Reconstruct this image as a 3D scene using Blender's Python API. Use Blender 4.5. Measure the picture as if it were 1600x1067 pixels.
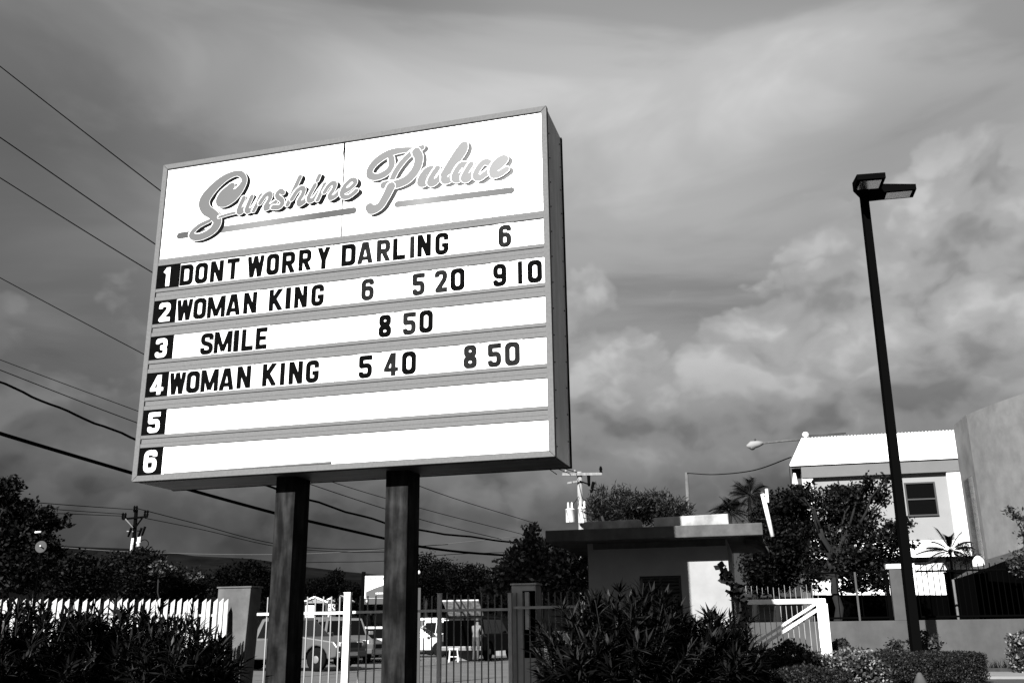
import bpy, bmesh, math, random
import numpy as np
from mathutils import Vector, Matrix, Quaternion

# ------------------------------------------------------------------ camera, sky, sun, exposure
SC = bpy.context.scene
for o in list(bpy.data.objects):
    bpy.data.objects.remove(o)
COL = SC.collection
random.seed(7)
RNG = np.random.default_rng(11)

FOC = 1500.0            # focal length in pixels of a 1600 px wide frame
EYE = 1.2
PITCH = math.atan(451 / FOC)
ROLL = math.atan(0.013)
FW = Vector((0, math.cos(PITCH), math.sin(PITCH)))
_r = Vector((1, 0, 0)); _u = _r.cross(FW)
CR = _r * math.cos(ROLL) - _u * math.sin(ROLL)
CU = _r * math.sin(ROLL) + _u * math.cos(ROLL)
cam_data = bpy.data.cameras.new('camera'); cam_data.sensor_width = 36; cam_data.lens = FOC / 1600 * 36
cam_data.clip_end = 20000; cam_data.clip_start = 0.05
cam = bpy.data.objects.new('camera', cam_data); COL.objects.link(cam)
M = Matrix.Identity(4)
for i in range(3):
    M[i][0] = CR[i]; M[i][1] = CU[i]; M[i][2] = -FW[i]
M[2][3] = EYE
cam.matrix_world = M
SC.camera = cam

SUN_AZ, SUN_EL = math.radians(28), math.radians(31)   # azimuth the light travels towards, from +Y to +X
sun_dir = Vector((math.sin(SUN_AZ) * math.cos(SUN_EL), math.cos(SUN_AZ) * math.cos(SUN_EL), -math.sin(SUN_EL)))
sl = bpy.data.lights.new('sun', 'SUN'); sl.energy = 4.8; sl.angle = math.radians(0.5); sl.color = (1, 0.995, 0.985)
so = bpy.data.objects.new('sun', sl); COL.objects.link(so)
so.rotation_euler = sun_dir.to_track_quat('-Z', 'Y').to_euler(); so.location = (-20, -30, 40)

SC.view_settings.view_transform = 'Standard'; SC.view_settings.look = 'None'
SC.view_settings.exposure = 2.0; SC.view_settings.gamma = 1.0

def build_world():
    w = bpy.data.worlds.new('World'); SC.world = w; w.use_nodes = True
    nt = w.node_tree; nt.nodes.clear(); N = nt.nodes.new; L = nt.links.new
    out = N('ShaderNodeOutputWorld'); bg = N('ShaderNodeBackground'); bg.inputs['Strength'].default_value = 0.06
    L(bg.outputs[0], out.inputs[0])
    sky = N('ShaderNodeTexSky'); sky.sky_type = 'NISHITA'; sky.sun_disc = False
    sky.sun_elevation = SUN_EL; sky.sun_rotation = math.pi + SUN_AZ
    sep = N('ShaderNodeSeparateColor'); L(sky.outputs[0], sep.inputs[0])
    tc = N('ShaderNodeTexCoord'); nrm = N('ShaderNodeVectorMath'); nrm.operation = 'NORMALIZE'
    L(tc.outputs['Generated'], nrm.inputs[0]); D = nrm.outputs[0]
    xyz = N('ShaderNodeSeparateXYZ'); L(D, xyz.inputs[0])
    def val(op, a, b=None, c=None, clamp=False):
        n = N('ShaderNodeMath'); n.operation = op; n.use_clamp = clamp
        for i, v in enumerate((a, b, c)):
            if v is None: continue
            if isinstance(v, (int, float)): n.inputs[i].default_value = v
            else: L(v, n.inputs[i])
        return n.outputs[0]
    def ramp(v, pts, interp='EASE'):
        n = N('ShaderNodeValToRGB'); n.color_ramp.interpolation = interp
        e = n.color_ramp.elements
        while len(e) < len(pts): e.new(0.5)
        for k, (p, c) in enumerate(pts):
            e[k].position = p; e[k].color = (c, c, c, 1)
        L(v, n.inputs[0]); return n.outputs[0]
    def noise(vec, scale, detail, rough, dist=0.0, stretch=(1, 1, 1), off=(0, 0, 0)):
        mp = N('ShaderNodeMapping'); mp.inputs['Scale'].default_value = stretch; mp.inputs['Location'].default_value = off
        L(vec, mp.inputs[0])
        n = N('ShaderNodeTexNoise'); n.inputs['Scale'].default_value = scale; n.inputs['Detail'].default_value = detail
        n.inputs['Roughness'].default_value = rough; n.inputs['Distortion'].default_value = dist
        L(mp.outputs[0], n.inputs['Vector']); return n.outputs[0]
    Z = xyz.outputs[2]; X = xyz.outputs[0]; Yd = xyz.outputs[1]
    # an even high overcast: brighter overhead, a dark rain bank low down all round
    el = ramp(Z, [(0.0, 0.06), (0.09, 0.075), (0.20, 0.135), (0.30, 0.22), (0.42, 0.41), (0.54, 0.68), (0.85, 0.58)], 'EASE')
    soft = noise(D, 1.7, 2, 0.4, 0.3, (1, 1, 1.6), (3.1, 0.4, 1.2))
    softf = ramp(soft, [(0.30, 0.72), (0.50, 1.0), (0.70, 1.35)])
    streak = noise(D, 2.6, 5, 0.5, 0.6, (1, 1, 3.4), (0.7, 2.2, 0.2))
    streakf = ramp(streak, [(0.34, 0.74), (0.52, 1.0), (0.72, 1.30)])
    side = val('MULTIPLY_ADD', X, 0.16, 1.0)              # a touch darker towards the left of the view
    sheet = val('MULTIPLY', val('MULTIPLY', el, softf), val('MULTIPLY', streakf, side))
    # heaped cumulus below the sheet
    warp = N('ShaderNodeVectorMath'); warp.operation = 'MULTIPLY_ADD'
    wn = N('ShaderNodeTexNoise'); wn.inputs['Scale'].default_value = 7.0; wn.inputs['Detail'].default_value = 5
    L(D, wn.inputs['Vector']); L(wn.outputs['Color'], warp.inputs[0]); warp.inputs[1].default_value = (0.07, 0.07, 0.06)
    L(D, warp.inputs[2])
    def heap(vec, detail):
        a_ = noise(vec, 4.2, detail, 0.52, 0.0, (1, 1, 1.5), (7.7, 0.35, 0.62))
        b_ = noise(vec, 6.5, 4, 0.5, 0.0, (1, 1, 1.4), (0.3, 1.7, 2.4))
        b_ = val('MULTIPLY', val('ABSOLUTE', val('SUBTRACT', b_, 0.5)), 2.0)      # billows with sharp creases
        return val('ADD', val('MULTIPLY', a_, 0.75), val('MULTIPLY', b_, 0.45))
    big = heap(warp.outputs[0], 8)
    up = N('ShaderNodeVectorMath'); up.operation = 'ADD'; up.inputs[1].default_value = (-0.016, 0.0, 0.030)
    L(warp.outputs[0], up.inputs[0])
    big2 = heap(up.outputs[0], 6)
    # cloud tops climb towards the right and stay low on the left
    top = val('MULTIPLY_ADD', X, 0.09, 0.378)
    dens = val('ADD', big, val('MINIMUM', val('MULTIPLY', val('SUBTRACT', top, Z), 1.15), val('MULTIPLY', val('SUBTRACT', top, Z), 2.6)))
    cov = ramp(dens, [(0.43, 0.0), (0.475, 0.60), (0.56, 1.0)])
    relief = ramp(val('MULTIPLY_ADD', val('SUBTRACT', big, big2), 2.4, 0.5), [(0.20, 0.66), (0.5, 1.0), (0.80, 1.36)])
    fine = noise(D, 15, 6, 0.6, 0.2, (1, 1, 1.5), (5, 1, 0))
    finef = val('MULTIPLY_ADD', val('SUBTRACT', fine, 0.5), 0.34, 1.0)
    cel = ramp(Z, [(0.0, 0.05), (0.10, 0.080), (0.19, 0.175), (0.29, 0.355), (0.40, 0.47)])
    cum = val('MULTIPLY', val('MULTIPLY', val('MULTIPLY', cel, relief), finef), val('MINIMUM', val('MULTIPLY_ADD', X, 0.85, 0.98), 1.02))
    mix = N('ShaderNodeMix'); mix.data_type = 'FLOAT'
    L(cov, mix.inputs[0]); L(sheet, mix.inputs[2]); L(cum, mix.inputs[3])
    fac = val('MAXIMUM', mix.outputs[0], 0.02)
    # monochrome film: the red record of the sky, its glow round the sun capped to dim the fill light
    fin = val('MULTIPLY', val('MULTIPLY', val('MINIMUM', sep.outputs[0], 3.0), fac), 2.0)
    cmb = N('ShaderNodeCombineColor')
    for i in range(3): L(fin, cmb.inputs[i])
    L(cmb.outputs[0], bg.inputs[0])
build_world()

# ------------------------------------------------------------------ helpers
def ray(px, py):
    return CR * ((px - 800) / FOC) - CU * ((py - 533.5) / FOC) + FW
def at(px, py, Y):
    d = ray(px, py); return Vector((0, 0, EYE)) + d * (Y / d.y)
def ground(px, py, z=0.0):
    d = ray(px, py); return Vector((0, 0, EYE)) + d * ((z - EYE) / d.z)

MATS = {}
def mat(name, v, rough=0.7, var=0.0, scale=6.0, metal=0.0, spec=0.3, bump=0.0, detail=6, stretch=(1, 1, 1), streak=None):
    """grey procedural material; var = amount of blotchy variation"""
    if name in MATS: return MATS[name]
    v = v * .47 if v < .45 else v * .75
    m = bpy.data.materials.new(name); m.use_nodes = True; nt = m.node_tree
    b = nt.nodes['Principled BSDF']; b.inputs['Roughness'].default_value = rough; b.inputs['Metallic'].default_value = metal
    b.inputs['Specular IOR Level'].default_value = spec
    b.inputs['Base Color'].default_value = (v, v, v, 1)
    if var or bump:
        tc = nt.nodes.new('ShaderNodeTexCoord'); mp = nt.nodes.new('ShaderNodeMapping'); mp.inputs['Scale'].default_value = stretch
        nt.links.new(tc.outputs['Object'], mp.inputs[0])
        n = nt.nodes.new('ShaderNodeTexNoise'); n.inputs['Scale'].default_value = scale; n.inputs['Detail'].default_value = detail
        n.inputs['Roughness'].default_value = 0.62
        nt.links.new(mp.outputs[0], n.inputs['Vector'])
        if var:
            r = nt.nodes.new('ShaderNodeValToRGB'); e = r.color_ramp.elements
            lo, hi = v * (1 - var), min(0.95, v * (1 + var))
            e[0].position = 0.28; e[0].color = (lo, lo, lo, 1); e[1].position = 0.72; e[1].color = (hi, hi, hi, 1)
            nt.links.new(n.outputs[0], r.inputs[0]); src = r.outputs[0]
            if streak:
                mp2 = nt.nodes.new('ShaderNodeMapping'); mp2.inputs['Scale'].default_value = streak
                nt.links.new(tc.outputs['Object'], mp2.inputs[0])
                n2 = nt.nodes.new('ShaderNodeTexNoise'); n2.inputs['Scale'].default_value = 1; n2.inputs['Detail'].default_value = 5
                nt.links.new(mp2.outputs[0], n2.inputs['Vector'])
                r2 = nt.nodes.new('ShaderNodeValToRGB'); e2 = r2.color_ramp.elements
                e2[0].position = 0.40; e2[0].color = (1 - var,) * 3 + (1,); e2[1].position = 0.62; e2[1].color = (1, 1, 1, 1)
                nt.links.new(n2.outputs[0], r2.inputs[0])
                mx = nt.nodes.new('ShaderNodeMix'); mx.data_type = 'RGBA'; mx.blend_type = 'MULTIPLY'; mx.inputs[0].default_value = 1
                nt.links.new(src, mx.inputs[6]); nt.links.new(r2.outputs[0], mx.inputs[7]); src = mx.outputs[2]
            nt.links.new(src, b.inputs['Base Color'])
        if bump:
            bp = nt.nodes.new('ShaderNodeBump'); bp.inputs['Strength'].default_value = bump; bp.inputs['Distance'].default_value = 0.02
            nt.links.new(n.outputs[0], bp.inputs['Height']); nt.links.new(bp.outputs[0], b.inputs['Normal'])
    MATS[name] = m; return m

def leaf_mat(name, v, rough=0.5, spec=0.4):
    if name in MATS: return MATS[name]
    v *= .62; spec *= .6
    m = bpy.data.materials.new(name); m.use_nodes = True; nt = m.node_tree; b = nt.nodes['Principled BSDF']
    b.inputs['Roughness'].default_value = rough; b.inputs['Specular IOR Level'].default_value = spec
    g = nt.nodes.new('ShaderNodeNewGeometry'); r = nt.nodes.new('ShaderNodeValToRGB'); e = r.color_ramp.elements
    e[0].color = (v * .3,) * 3 + (1,); e[1].color = (v * 5.0,) * 3 + (1,); q = e.new(.72); q.color = (v * .9,) * 3 + (1,)  # a few leaves much brighter, sunlight painted into their colour
    nt.links.new(g.outputs['Random Per Island'], r.inputs[0]); nt.links.new(r.outputs[0], b.inputs['Base Color'])
    MATS[name] = m; return m

def link(name, mesh, parent=None, mats=()):
    o = bpy.data.objects.new(name, mesh); COL.objects.link(o)
    for m in mats:
        if mesh is not None and m.name not in [x.name for x in mesh.materials if x]: mesh.materials.append(m)
    if parent: o.parent = parent
    return o
def tag(o, label=None, cat=None, group=None, kind=None):
    if label: o['label'] = label
    if cat: o['category'] = cat
    if group: o['group'] = group
    if kind: o['kind'] = kind
    return o
def thing(name, label, cat, loc=(0, 0, 0), yaw=0.0, group=None):
    o = bpy.data.objects.new(name, None); COL.objects.link(o); o.empty_display_size = 0.2
    o.location = loc; o.rotation_euler = (0, 0, yaw)
    return tag(o, label, cat, group)

class MB:
    def __init__(s): s.v = []; s.f = []; s.mi = []; s.sm = []; s.cur = 0; s.smooth = False
    def add(s, vs, fs):
        n = len(s.v); s.v += [tuple(p) for p in vs]
        for f in fs: s.f.append(tuple(n + i for i in f)); s.mi.append(s.cur); s.sm.append(s.smooth)
        return s
    def box(s, x0, x1, y0, y1, z0, z1):
        vs = [(x, y, z) for x in (x0, x1) for y in (y0, y1) for z in (z0, z1)]
        return s.add(vs, [(0, 1, 3, 2), (4, 6, 7, 5), (0, 4, 5, 1), (2, 3, 7, 6), (0, 2, 6, 4), (1, 5, 7, 3)])
    def hexa(s, lo, hi):          # two quads, counter-clockwise seen from outside of hi
        return s.add(list(lo) + list(hi), [(3, 2, 1, 0), (4, 5, 6, 7), (0, 1, 5, 4), (1, 2, 6, 5), (2, 3, 7, 6), (3, 0, 4, 7)])
    def prism(s, poly, y0, y1):   # polygon in x,z extruded along y
        n = len(poly); vs = [(x, y0, z) for x, z in poly] + [(x, y1, z) for x, z in poly]
        fs = [tuple(range(n)), tuple(range(2 * n - 1, n - 1, -1))] + [(i, i + n, (i + 1) % n + n, (i + 1) % n) for i in range(n)]
        return s.add(vs, fs)
    def plan(s, poly, z0, z1):    # polygon in x,y extruded along z
        n = len(poly); vs = [(x, y, z0) for x, y in poly] + [(x, y, z1) for x, y in poly]
        fs = [tuple(range(n - 1, -1, -1)), tuple(range(n, 2 * n))] + [(i, (i + 1) % n, (i + 1) % n + n, i + n) for i in range(n)]
        return s.add(vs, fs)
    def beam(s, a, b, w, h=None, up=Vector((0, 0, 1))):
        a, b = Vector(a), Vector(b); h = w if h is None else h; d = (b - a).normalized()
        x = d.cross(Vector(up)); x = x.normalized() if x.length > 1e-4 else Vector((1, 0, 0)); y = x.cross(d)
        def q(p): return [p - x * w / 2 - y * h / 2, p + x * w / 2 - y * h / 2, p + x * w / 2 + y * h / 2, p - x * w / 2 + y * h / 2]
        return s.hexa(q(a), q(b))
    def tube(s, pts, rad, n=6, caps=True):
        pts = [Vector(p) for p in pts]; m = len(pts)
        rad = list(rad) if hasattr(rad, '__len__') else [rad] * m
        base = len(s.v); ref = None
        for i, p in enumerate(pts):
            d = (pts[min(i + 1, m - 1)] - pts[max(i - 1, 0)]).normalized()
            if ref is None: ref = d.orthogonal().normalized()
            x = (ref - d * ref.dot(d)); x = x.normalized() if x.length > 1e-5 else d.orthogonal().normalized()
            ref = x; y = d.cross(x)
            for k in range(n):
                a = 2 * math.pi * k / n; s.v.append(tuple(p + (x * math.cos(a) + y * math.sin(a)) * rad[i]))
        for i in range(m - 1):
            for k in range(n):
                s.f.append((base + i * n + k, base + i * n + (k + 1) % n, base + (i + 1) * n + (k + 1) % n, base + (i + 1) * n + k)); s.mi.append(s.cur); s.sm.append(True)
        if caps:
            s.f.append(tuple(base + k for k in range(n - 1, -1, -1))); s.mi.append(s.cur); s.sm.append(False)
            s.f.append(tuple(base + (m - 1) * n + k for k in range(n))); s.mi.append(s.cur); s.sm.append(False)
        return s
    def lathe(s, prof, c=(0, 0, 0), n=16, axis='Z'):
        base = len(s.v); c = Vector(c)
        for r, h in prof:
            for k in range(n):
                a = 2 * math.pi * k / n
                p = Vector((r * math.cos(a), r * math.sin(a), h))
                if axis == 'Y': p = Vector((p.x, p.z, p.y))
                if axis == 'X': p = Vector((p.z, p.x, p.y))
                s.v.append(tuple(c + p))
        for i in range(len(prof) - 1):
            for k in range(n):
                s.f.append((base + i * n + k, base + i * n + (k + 1) % n, base + (i + 1) * n + (k + 1) % n, base + (i + 1) * n + k)); s.mi.append(s.cur); s.sm.append(True)
        s.f.append(tuple(base + k for k in range(n))); s.mi.append(s.cur); s.sm.append(False)
        s.f.append(tuple(base + (len(prof) - 1) * n + k for k in range(n))); s.mi.append(s.cur); s.sm.append(False)
        return s
    def mesh(s, name, mats):
        me = bpy.data.meshes.new(name); me.from_pydata(s.v, [], s.f); 
        for m in (mats if isinstance(mats, (list, tuple)) else [mats]): me.materials.append(m)
        me.polygons.foreach_set('material_index', s.mi); me.polygons.foreach_set('use_smooth', s.sm)
        bm = bmesh.new(); bm.from_mesh(me); bmesh.ops.recalc_face_normals(bm, faces=bm.faces); bm.to_mesh(me); bm.free()
        return me
    def build(s, name, mats, parent=None, bevel=0.0):
        o = link(name, s.mesh(name, mats), parent)
        if bevel:
            b = o.modifiers.new('bevel', 'BEVEL'); b.width = bevel; b.segments = 2; b.limit_method = 'ANGLE'; b.angle_limit = math.radians(35)
        return o

def quick(name, verts, faces_n, m, parent=None, smooth=False):
    """fast mesh of equal-sided faces from numpy verts (consecutive)"""
    V = np.asarray(verts, np.float32).reshape(-1, 3); n = len(V) // faces_n
    me = bpy.data.meshes.new(name); me.vertices.add(len(V)); me.vertices.foreach_set('co', V.ravel())
    me.loops.add(len(V)); me.loops.foreach_set('vertex_index', np.arange(len(V), dtype=np.int32))
    me.polygons.add(n); me.polygons.foreach_set('loop_start', np.arange(0, len(V), faces_n, dtype=np.int32))
    me.materials.append(m); me.update(calc_edges=True); me.validate()
    return link(name, me, parent)

class Frame:
    """upright local frame: x along the thing, -y towards the viewer"""
    def __init__(s, origin, yaw): s.o = Vector((origin[0], origin[1], 0)); s.yaw = yaw; s.x = Vector((math.cos(yaw), math.sin(yaw), 0)); s.y = Vector((-math.sin(yaw), math.cos(yaw), 0))
    def loc(s, px, py, y=0.0):
        d = ray(px, py); c = Vector((0, 0, EYE)); t = (y - (c - s.o).dot(s.y)) / d.dot(s.y); p = c + d * t
        return ((p - s.o).dot(s.x), p.z)
    def local(s, p): q = Vector(p) - s.o; return Vector((q.dot(s.x), q.dot(s.y), q.z))

# ------------------------------------------------------------------ outlines from distance fields (lettering)
def sdf_to_mesh(mb, F, x0, y0, h, yf, thick):
    """F[j,i] < 0 inside at (x0+i*h, y0+j*h); adds front faces at local y=yf (towards -y) and side walls"""
    ins = F < 0; nj, ni = F.shape
    full = ins[:-1, :-1] & ins[1:, :-1] & ins[:-1, 1:] & ins[1:, 1:]
    anyc = ins[:-1, :-1] | ins[1:, :-1] | ins[:-1, 1:] | ins[1:, 1:]
    for j in range(nj - 1):
        row = full[j]; i = 0
        while i < ni - 1:
            if row[i]:
                k = i
                while k < ni - 1 and row[k]: k += 1
                a, b, c, d = x0 + i * h, x0 + k * h, y0 + j * h, y0 + (j + 1) * h
                mb.add([(a, yf, c), (b, yf, c), (b, yf, d), (a, yf, d)], [(0, 1, 2, 3)]); i = k
            else: i += 1
    for j, i in zip(*np.nonzero(anyc & ~full)):
        cs = [(i, j), (i + 1, j), (i + 1, j + 1), (i, j + 1)]; poly = []; cut = []
        for k in range(4):
            a, b = cs[k], cs[(k + 1) % 4]; fa, fb = F[a[1], a[0]], F[b[1], b[0]]
            if fa < 0: poly.append((x0 + a[0] * h, y0 + a[1] * h))
            if (fa < 0) != (fb < 0):
                t = fa / (fa - fb); p = (x0 + (a[0] + (b[0] - a[0]) * t) * h, y0 + (a[1] + (b[1] - a[1]) * t) * h)
                poly.append(p); cut.append(p)
        if len(poly) >= 3: mb.add([(p[0], yf, p[1]) for p in poly], [tuple(range(len(poly)))])
        if thick and len(cut) == 2:
            (ax, az), (bx, bz) = cut
            mb.add([(ax, yf, az), (bx, yf, bz), (bx, yf + thick, bz), (ax, yf + thick, az)], [(0, 1, 2, 3)])

def d_seg(X, Y, a, b, t, ca=True, cb=True):
    ax, ay = a; dx, dy = b[0] - ax, b[1] - ay; L = math.hypot(dx, dy) + 1e-9; dx /= L; dy /= L
    al = (X - ax) * dx + (Y - ay) * dy; pe = np.abs(-(X - ax) * dy + (Y - ay) * dx)
    ex = np.maximum(np.maximum(-al, al - L), 0); d = np.hypot(ex, pe) - t / 2
    if ca: d = np.maximum(d, -al)
    if cb: d = np.maximum(d, al - L)
    return d
def fillet(P, r):
    out = [P[0]]
    for k in range(1, len(P) - 1):
        rk = r[k - 1] if isinstance(r, (list, tuple)) else r
        a, b, c = [Vector(q) for q in (P[k - 1], P[k], P[k + 1])]
        u, v = (a - b), (c - b); d = min(rk, u.length * .49, v.length * .49); p, q = b + u.normalized() * d, b + v.normalized() * d
        for i in range(7):
            t = i / 6; out.append(tuple(p * (1 - t) ** 2 + b * 2 * t * (1 - t) + q * t * t))
    out.append(P[-1]); return out
def d_poly(X, Y, P, t, r=.14):
    P = fillet(P, r); n = len(P) - 1
    return np.minimum.reduce([d_seg(X, Y, P[k], P[k + 1], t, k == 0, k == n - 1) for k in range(n)])
def d_rr(X, Y, x0, y0, x1, y1, r):
    qx = np.abs(X - (x0 + x1) / 2) - (x1 - x0) / 2 + r; qy = np.abs(Y - (y0 + y1) / 2) - (y1 - y0) / 2 + r
    return np.hypot(np.maximum(qx, 0), np.maximum(qy, 0)) + np.minimum(np.maximum(qx, qy), 0) - r
def d_ring(X, Y, x0, y0, x1, y1, r, t):
    return np.maximum(d_rr(X, Y, x0, y0, x1, y1, r), -d_rr(X, Y, x0 + t, y0 + t, x1 - t, y1 - t, max(.03, r - t * .6)))
GW = {'I': .2, 'i': .2, 'M': .8, 'W': .8, 'A': .62, 'T': .58}
def glyph(ch, X, Y, w, t):
    h = t / 2; l, r = h, w - h; b, u = h, 1 - h; S = lambda a, c, tt=t, ca=True, cb=True: d_seg(X, Y, a, c, tt, ca, cb)
    mn = lambda *a: np.minimum.reduce(a)
    P = lambda pts, rr=.14: d_poly(X, Y, pts, t, rr)
    box = np.maximum(np.maximum(-X, X - w), np.maximum(-Y, Y - 1))
    if ch in 'O0': d = d_ring(X, Y, 0, 0, w, 1, .23, t)
    elif ch == 'D':
        o = mn(d_rr(X, Y, 0, 0, w, 1, .21), d_rr(X, Y, 0, 0, w * .55, 1, .002)); i = mn(d_rr(X, Y, t, t, w - t, 1 - t, .09), d_rr(X, Y, t, t, w * .55, 1 - t, .002))
        d = np.maximum(o, -i)
    elif ch == 'N': d = mn(S((l, 0), (l, 1)), S((r, 0), (r, 1)), S((l * .8, 1.06), (r + l * .2, -.06)))
    elif ch == 'T': d = mn(S((0, u), (w, u)), S((w / 2, 0), (w / 2, 1)))
    elif ch == 'W': d = mn(S((h * .8, 1.03), (w * .27, -.03)), S((w * .27, -.03), (w * .5, 1.0)), S((w * .5, 1.0), (w * .73, -.03)), S((w * .73, -.03), (w - h * .8, 1.03)))
    elif ch == 'M': d = mn(S((l, 0), (l, 1)), S((r, 0), (r, 1)), S((l, 1.05), (w / 2, .08)), S((r, 1.05), (w / 2, .08)))
    elif ch == 'R': d = mn(S((l, 0), (l, 1)), P([(l, u), (r, u), (r, .47), (l, .47)], .15), S((w * .48, .5), (r + .03, -.04)))
    elif ch == 'Y': d = mn(S((h * .9, 1.03), (w / 2, .42)), S((w - h * .9, 1.03), (w / 2, .42)), S((w / 2, 0), (w / 2, .5)))
    elif ch == 'A': d = mn(S((h * .8, -.03), (w / 2 - .035, 1.03)), S((w - h * .8, -.03), (w / 2 + .035, 1.03)), S((w * .2, .25), (w * .8, .25), t * .8))
    elif ch == 'L': d = mn(S((l, 0), (l, 1)), S((0, b), (w, b)))
    elif ch == 'E': d = mn(S((l, 0), (l, 1)), S((0, b), (w, b)), S((0, u), (w, u)), S((0, .51), (w * .9, .51), t * .9))
    elif ch == 'I': d = S((w / 2, 0), (w / 2, 1), w)
    elif ch == 'K': d = mn(S((l, 0), (l, 1)), S((l, .34), (w - h * .6, 1.06)), S((w * .36, .56), (w - h * .5, -.05)))
    elif ch == 'G': d = mn(P([(r, .66), (r, u), (l, u), (l, b), (r, b), (r, .5)], .17), S((w * .5, .43), (w, .43), t * .85))
    elif ch == 'S': d = P([(r, .68), (r, u), (l, u), (l, .56), (r, .44), (r, b), (l, b), (l, .32)], .16)
    elif ch == '6': d = P([(r, .72), (r, u), (l, u), (l, b), (r, b), (r, .56), (l, .56)], .17)
    elif ch == '9': d = P([(l, .28), (l, b), (r, b), (r, u), (l, u), (l, .44), (r, .44)], .17)
    elif ch == '5': d = P([(w, u), (l, u), (l, .54), (r, .56), (r, b), (l, b), (l, .28)], [.01, .03, .17, .17, .17])
    elif ch == '2': d = P([(l, .70), (l, u), (r, u), (r, .60), (l + .02, b), (w, b)], [.17, .17, .12, .01])
    elif ch == '3': d = mn(P([(l, .74), (l, u), (r, u), (r, .53), (w * .42, .53)], .15), P([(w * .42, .51), (r, .51), (r, b), (l, b), (l, .27)], .16))
    elif ch == '8': d = mn(d_ring(X, Y, w * .03, .47, w * .97, 1, .19, t), d_ring(X, Y, 0, 0, w, .55, .21, t))
    elif ch == '4': d = mn(S((w * .66, 0), (w * .66, 1)), S((0, .27), (w, .27), t * .8), S((w * .66 - h * .3, 1.0), (h * .7, .25), t * .85))
    elif ch == '1': d = mn(S((w * .62, 0), (w * .62, 1)), S((w * .62, .98), (w * .18, .72), t * .8))
    return np.maximum(d, box)
def add_glyph(mb, ch, x0, x1, z0, z1, yf, thick, t=.2):
    H = z1 - z0; sx = x1 - x0; w = {'I': .2}.get(ch, sx / H)
    n = 44; h = 1.0 / n
    X, Y = np.meshgrid(np.arange(-1, int(w * n) + 3) * h, np.arange(-1, n + 2) * h)
    F = glyph(ch, X, Y, w, t)
    tmp = MB(); sdf_to_mesh(tmp, F, -h, -h, h, 0, 1.0)
    mb.add([(x0 + p[0] * sx / w, yf + p[1] * thick, z0 + p[2] * H) for p in tmp.v], tmp.f)

# ------------------------------------------------------------------ the cinema sign
SIGN_YAW = -0.26907
SW, SH, SZ = 5.919, 4.758, 3.198
BR = Vector((0.5111, 11.5, 0))
sx_ = Vector((math.cos(SIGN_YAW), math.sin(SIGN_YAW), 0))
SF = Frame(BR - sx_ * (SW / 2), SIGN_YAW)            # origin under the middle of the front face
sign = thing('marquee_sign', 'large cinema marquee sign with script name, raised on two dark steel posts', 'sign', SF.o, SIGN_YAW)
HX = SW / 2; SDEP = 0.93
m_alu = mat('frame paint', 0.155, 0.8, 0.14, 30, spec=0.05)
m_alu2 = mat('rail paint', 0.16, 0.8, 0.10, 30, spec=0.05)
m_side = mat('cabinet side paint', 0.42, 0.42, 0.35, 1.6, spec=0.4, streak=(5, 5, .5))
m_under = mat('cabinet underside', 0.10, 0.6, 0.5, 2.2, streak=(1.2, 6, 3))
m_white = mat('white acrylic', 0.82, 0.3, 0.02, 2, spec=0.4)
m_ink = mat('black letter', 0.004, 1, 0.3, 9, spec=0)
m_ink2 = mat('faded black letter', 0.016, 0.85, 0.5, 9, spec=0.02)
m_plate = mat('letter plate', 0.55, 0.4, 0.10, 3)
m_dark = mat('dark metal and painted shade', 0.001, 1, spec=0)  # near-black for metal edges, rivets and shade painted over recesses
m_post = mat('sign post paint', 0.024, 0.8, 0.75, 3.0, spec=0.03, streak=(10, 10, 1.6))
def sloc(px, py): return SF.loc(px, py, 0)
FRW = 0.078
# cabinet skins
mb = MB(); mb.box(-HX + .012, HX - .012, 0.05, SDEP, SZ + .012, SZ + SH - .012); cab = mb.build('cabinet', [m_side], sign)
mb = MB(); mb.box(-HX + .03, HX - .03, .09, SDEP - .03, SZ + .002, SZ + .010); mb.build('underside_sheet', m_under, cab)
for xs in (-HX, HX - .012):                          # back rim and corner angles of the box
    mb = MB(); mb.box(xs, xs + .012, SDEP - .05, SDEP + .006, SZ, SZ + SH); mb.build('corner_angle', m_dark, cab)
mb = MB(); mb.box(-HX + .012, HX - .012, SDEP - .05, SDEP + .006, SZ + .0, SZ + .011); mb.build('bottom_angle', m_dark, cab)
mb = MB()
for k in range(26):
    z = SZ + .15 + k * .178; mb.lathe([(.009, 0), (.009, .006), (.004, .010)], (HX - .012, .12 + .66 * (k % 2) + .03 * random.random(), z), 6, 'X')
mb.build('rivets', m_dark, cab)
# mitred frame
def frame_piece(name, a, b, ai, bi):
    lo = [(p[0], -.037, p[1]) for p in (a, b, bi, ai)]; hi = [(p[0], .05, p[1]) for p in (a, b, bi, ai)]
    MB().hexa(lo, hi).build(name, m_alu, sign, .004)
x0, x1, z0, z1 = -HX, HX, SZ, SZ + SH; f = FRW; g = .0025
frame_piece('frame_rail', (x0 + g, z1), (x1 - g, z1), (x0 + f + g, z1 - f), (x1 - f - g, z1 - f))
frame_piece('frame_rail', (x0 + g, z0), (x1 - g, z0), (x0 + f + g, z0 + f), (x1 - f - g, z0 + f))
frame_piece('frame_rail', (x0, z0 + g), (x0, z1 - g), (x0 + f, z0 + f + g), (x0 + f, z1 - f - g))
frame_piece('frame_rail', (x1, z0 + g), (x1, z1 - g), (x1 - f, z0 + f + g), (x1 - f, z1 - f - g))
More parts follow.
